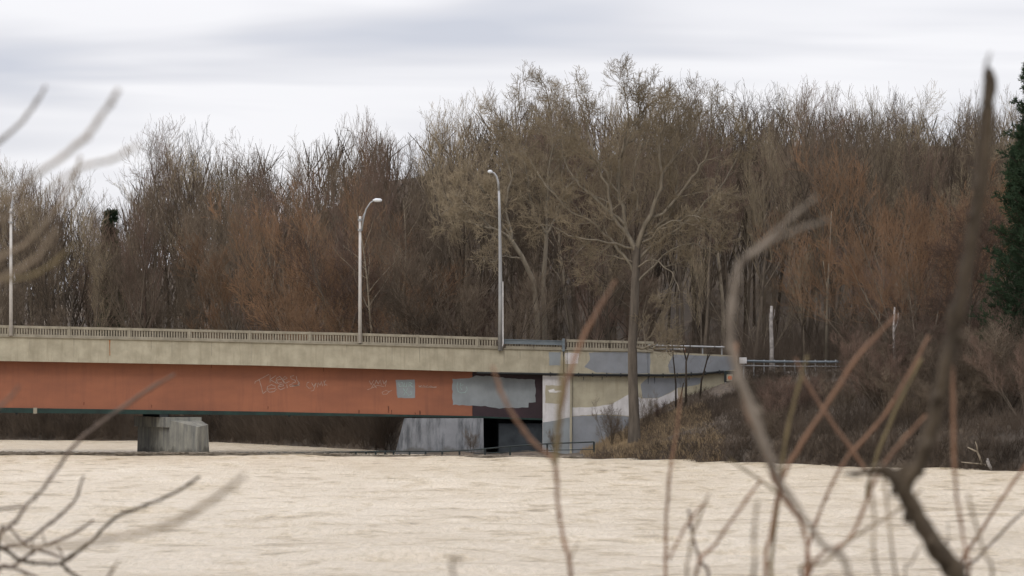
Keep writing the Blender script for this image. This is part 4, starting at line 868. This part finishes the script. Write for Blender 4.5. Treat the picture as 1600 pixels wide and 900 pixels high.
near_shrub('twig_shrub', 'tangle of orange brown twigs crossing in the lower right', 'shrub', (1240, 9), [
    ([(1403, 492, 7), (1345, 552, 10), (1290, 635, 11), (1245, 705, 11), (1220, 755, 11), (1205, 830, 10), (1196, 910, 11)], 9, O, 1),
    ([(1243, 560, 6), (1262, 600, 8), (1300, 660, 9), (1345, 722, 9), (1362, 745, 8)], 9.4, O),
    ([(1452, 525, 7), (1415, 595, 9), (1378, 655, 9), (1318, 722, 9), (1285, 790, 8), (1264, 850, 8), (1258, 910, 9)], 9.6, O, 1),
    ([(1440, 560, 7), (1400, 640, 9), (1368, 718, 9), (1352, 780, 8)], 10, OL),
    ([(1447, 648, 7), (1405, 695, 9), (1370, 745, 9), (1330, 838, 9), (1262, 905, 9)], 8.6, O, 1),
    ([(1150, 535, 9), (1160, 620, 11), (1190, 700, 12), (1222, 775, 11), (1250, 815, 10), (1262, 860, 9), (1262, 915, 10)], 8.4, O, 1),
    ([(1262, 555, 8), (1243, 620, 9), (1226, 700, 9), (1214, 800, 9), (1206, 915, 10)], 9.2, OL, 1)], 3)
near_shrub('twig_shrub', 'orange brown twigs rising at the right edge beside the thick dark branch', 'shrub', (1500, 9.5), [
    ([(1488, 555, 8), (1490, 650, 10), (1493, 760, 9), (1505, 840, 8), (1515, 915, 9)], 8.2, O, 1),
    ([(1612, 715, 8), (1572, 770, 8), (1530, 835, 9), (1500, 905, 10)], 10, O, 1),
    ([(1615, 785, 6), (1565, 832, 7), (1525, 875, 8), (1502, 912, 8)], 10.5, BN, 1),
    ([(1512, 770, 7), (1522, 810, 8), (1540, 870, 8), (1550, 915, 8)], 7.5, PK, 1),
    ([(1440, 765, 7), (1395, 802, 8), (1335, 838, 9), (1290, 878, 9), (1255, 912, 9)], 8.5, PK, 1),
    ([(1358, 745, 7), (1366, 810, 8), (1374, 912, 8)], 7.5, PK, 1), ([(1380, 738, 6), (1386, 790, 8), (1402, 912, 8)], 8, PK, 1),
    ([(1440, 850, 4), (1424, 880, 5), (1415, 912, 5)], 9, PK, 1), ([(1481, 815, 2.4), (1482, 850, 2.6), (1478, 870, 3)], 9.8, BN, 1)], 4)
near_shrub('twig_shrub', 'thin reddish twigs standing in front of the water right of centre', 'shrub', (1080, 10), [
    ([(1064, 610, 5), (1058, 670, 6), (1050, 715, 7), (1043, 780, 8), (1040, 850, 8), (1041, 912, 8)], 10, O, 1),
    ([(1076, 795, 7), (1083, 840, 8), (1096, 880, 8), (1108, 915, 8)], 10, BN, 1), ([(1108, 770, 6), (1085, 830, 7), (1076, 870, 7), (1073, 915, 7)], 9, PK, 1),
    ([(1106, 780, 6), (1070, 825, 7), (1045, 875, 6)], 9.4, O),
    ([(1190, 748, 7), (1160, 790, 8), (1118, 850, 9), (1085, 912, 9)], 9, O, 1), ([(1140, 718, 5), (1175, 742, 7), (1215, 770, 8)], 9, OL),
    ([(1183, 780, 8), (1178, 850, 9), (1174, 915, 9)], 7, PK, 1)], 5)
near_shrub('twig_shrub', 'single orange brown stem forking into a V in front of the abutment', 'shrub', (905, 9), [
    ([(770, 572, 7), (786, 620, 10), (812, 665, 11), (842, 700, 11), (866, 724, 11), (871, 780, 10), (880, 840, 10), (892, 912, 12)], 8.4, O, 1),
    ([(962, 438, 7), (930, 492, 11), (902, 548, 12), (884, 605, 12), (873, 670, 12), (867, 724, 11)], 8.2, O),
    ([(882, 560, 10), (876, 620, 14), (871, 680, 14), (867, 726, 12)], 7.6, OL),
    ([(903, 848, 4), (888, 880, 6)], 8.4, PK), ([(722, 878, 6), (712, 915, 8)], 6, PK, 1)], 6)
near_shrub('bare_sapling', 'blurred pale twigs reaching into the sky at the upper left', 'sapling', (-260, 6), [
    ([(72, 134, 8), (50, 170, 10), (22, 202, 11), (-10, 230, 11), (-70, 300, 14), (-150, 450, 18)], 6.6, GR),
    ([(187, 140, 13), (165, 172, 12), (142, 205, 14), (108, 236, 14), (50, 280, 13), (-20, 338, 14), (-90, 420, 18), (-150, 560, 20)], 5.4, PK),
    ([(216, 226, 9), (188, 244, 11), (165, 252, 12), (118, 266, 10), (60, 310, 10), (0, 345, 10), (-100, 420, 14)], 5.4, PK),
    ([(126, 243, 8), (112, 285, 10), (82, 335, 11), (40, 380, 11), (-12, 412, 12), (-120, 500, 14)], 7, PK),
    ([(88, 358, 10), (68, 390, 11), (45, 412, 12), (0, 440, 12), (-120, 540, 14)], 6, PK),
    ([(118, 380, 6), (75, 418, 9), (30, 436, 10), (-40, 446, 10), (-130, 560, 12)], 6.6, OL),
    ([(-60, 280, 12), (-120, 430, 18), (-160, 620, 22), (-190, 900, 26)], 6, GR, 1)], 7)
near_shrub('bare_shrub', 'dark knotty twigs tangled in the lower left corner', 'shrub', (-160, 11), [
    ([(272, 585, 6), (225, 614, 9), (165, 655, 10), (120, 692, 10), (88, 735, 9), (66, 765, 9), (38, 793, 9), (24, 815, 10), (-8, 838, 11), (-80, 900, 14)], 10, BN, 1),
    ([(311, 744, 8), (290, 760, 8), (240, 785, 8), (182, 808, 9), (150, 838, 9), (128, 858, 9), (104, 872, 9)], 11, DK),
    ([(131, 743, 6), (118, 780, 7), (100, 800, 9), (68, 826, 9), (38, 848, 9), (0, 858, 9), (-60, 880, 10)], 11, BN, 1),
    ([(147, 812, 6), (112, 835, 8), (62, 856, 9), (22, 885, 9), (-10, 905, 9)], 11.4, BN, 1),
    ([(104, 872, 10), (92, 880, 9), (60, 880, 9), (28, 873, 10), (5, 858, 11), (-60, 840, 12)], 11, DK, 1),
    ([(95, 880, 8), (108, 893, 9), (130, 906, 9), (160, 930, 10)], 11, DK), ([(62, 905, 8), (30, 890, 8), (0, 886, 8), (-60, 890, 9)], 10.6, BN, 1),
    ([(14, 824, 6), (34, 845, 7), (50, 856, 8), (100, 872, 7)], 11.2, BN), ([(35, 790, 6), (10, 794, 7), (-40, 802, 8)], 10.6, BN),
    ([(187, 875, 5), (172, 893, 6), (160, 915, 7)], 9, PK, 1), ([(88, 850, 5), (95, 862, 5), (98, 868, 4)], 11, BN), ([(52, 842, 4), (50, 855, 4), (55, 862, 4)], 11, BN), ([(66, 832, 4), (70, 850, 4)], 11, BN),
    ([(30, 603, 5), (14, 622, 7), (-12, 644, 8), (-80, 700, 10)], 8, BN),
    ([(123, 862, 5), (112, 872, 6), (102, 878, 7)], 11, BN), ([(5, 820, 8), (-4, 850, 8), (-6, 880, 9), (-30, 930, 10)], 10.8, DK, 1)], 8)
near_shrub('bare_shrub', 'blurred pinkish twig curving across the water at the lower left', 'shrub', (-200, 5), [
    ([(382, 742, 11), (350, 768, 13), (310, 795, 15), (262, 820, 15), (200, 836, 13), (120, 850, 12), (40, 856, 12), (-60, 870, 14)], 5.2, PK, 1)], 9)
print('objects', len(bpy.data.objects))
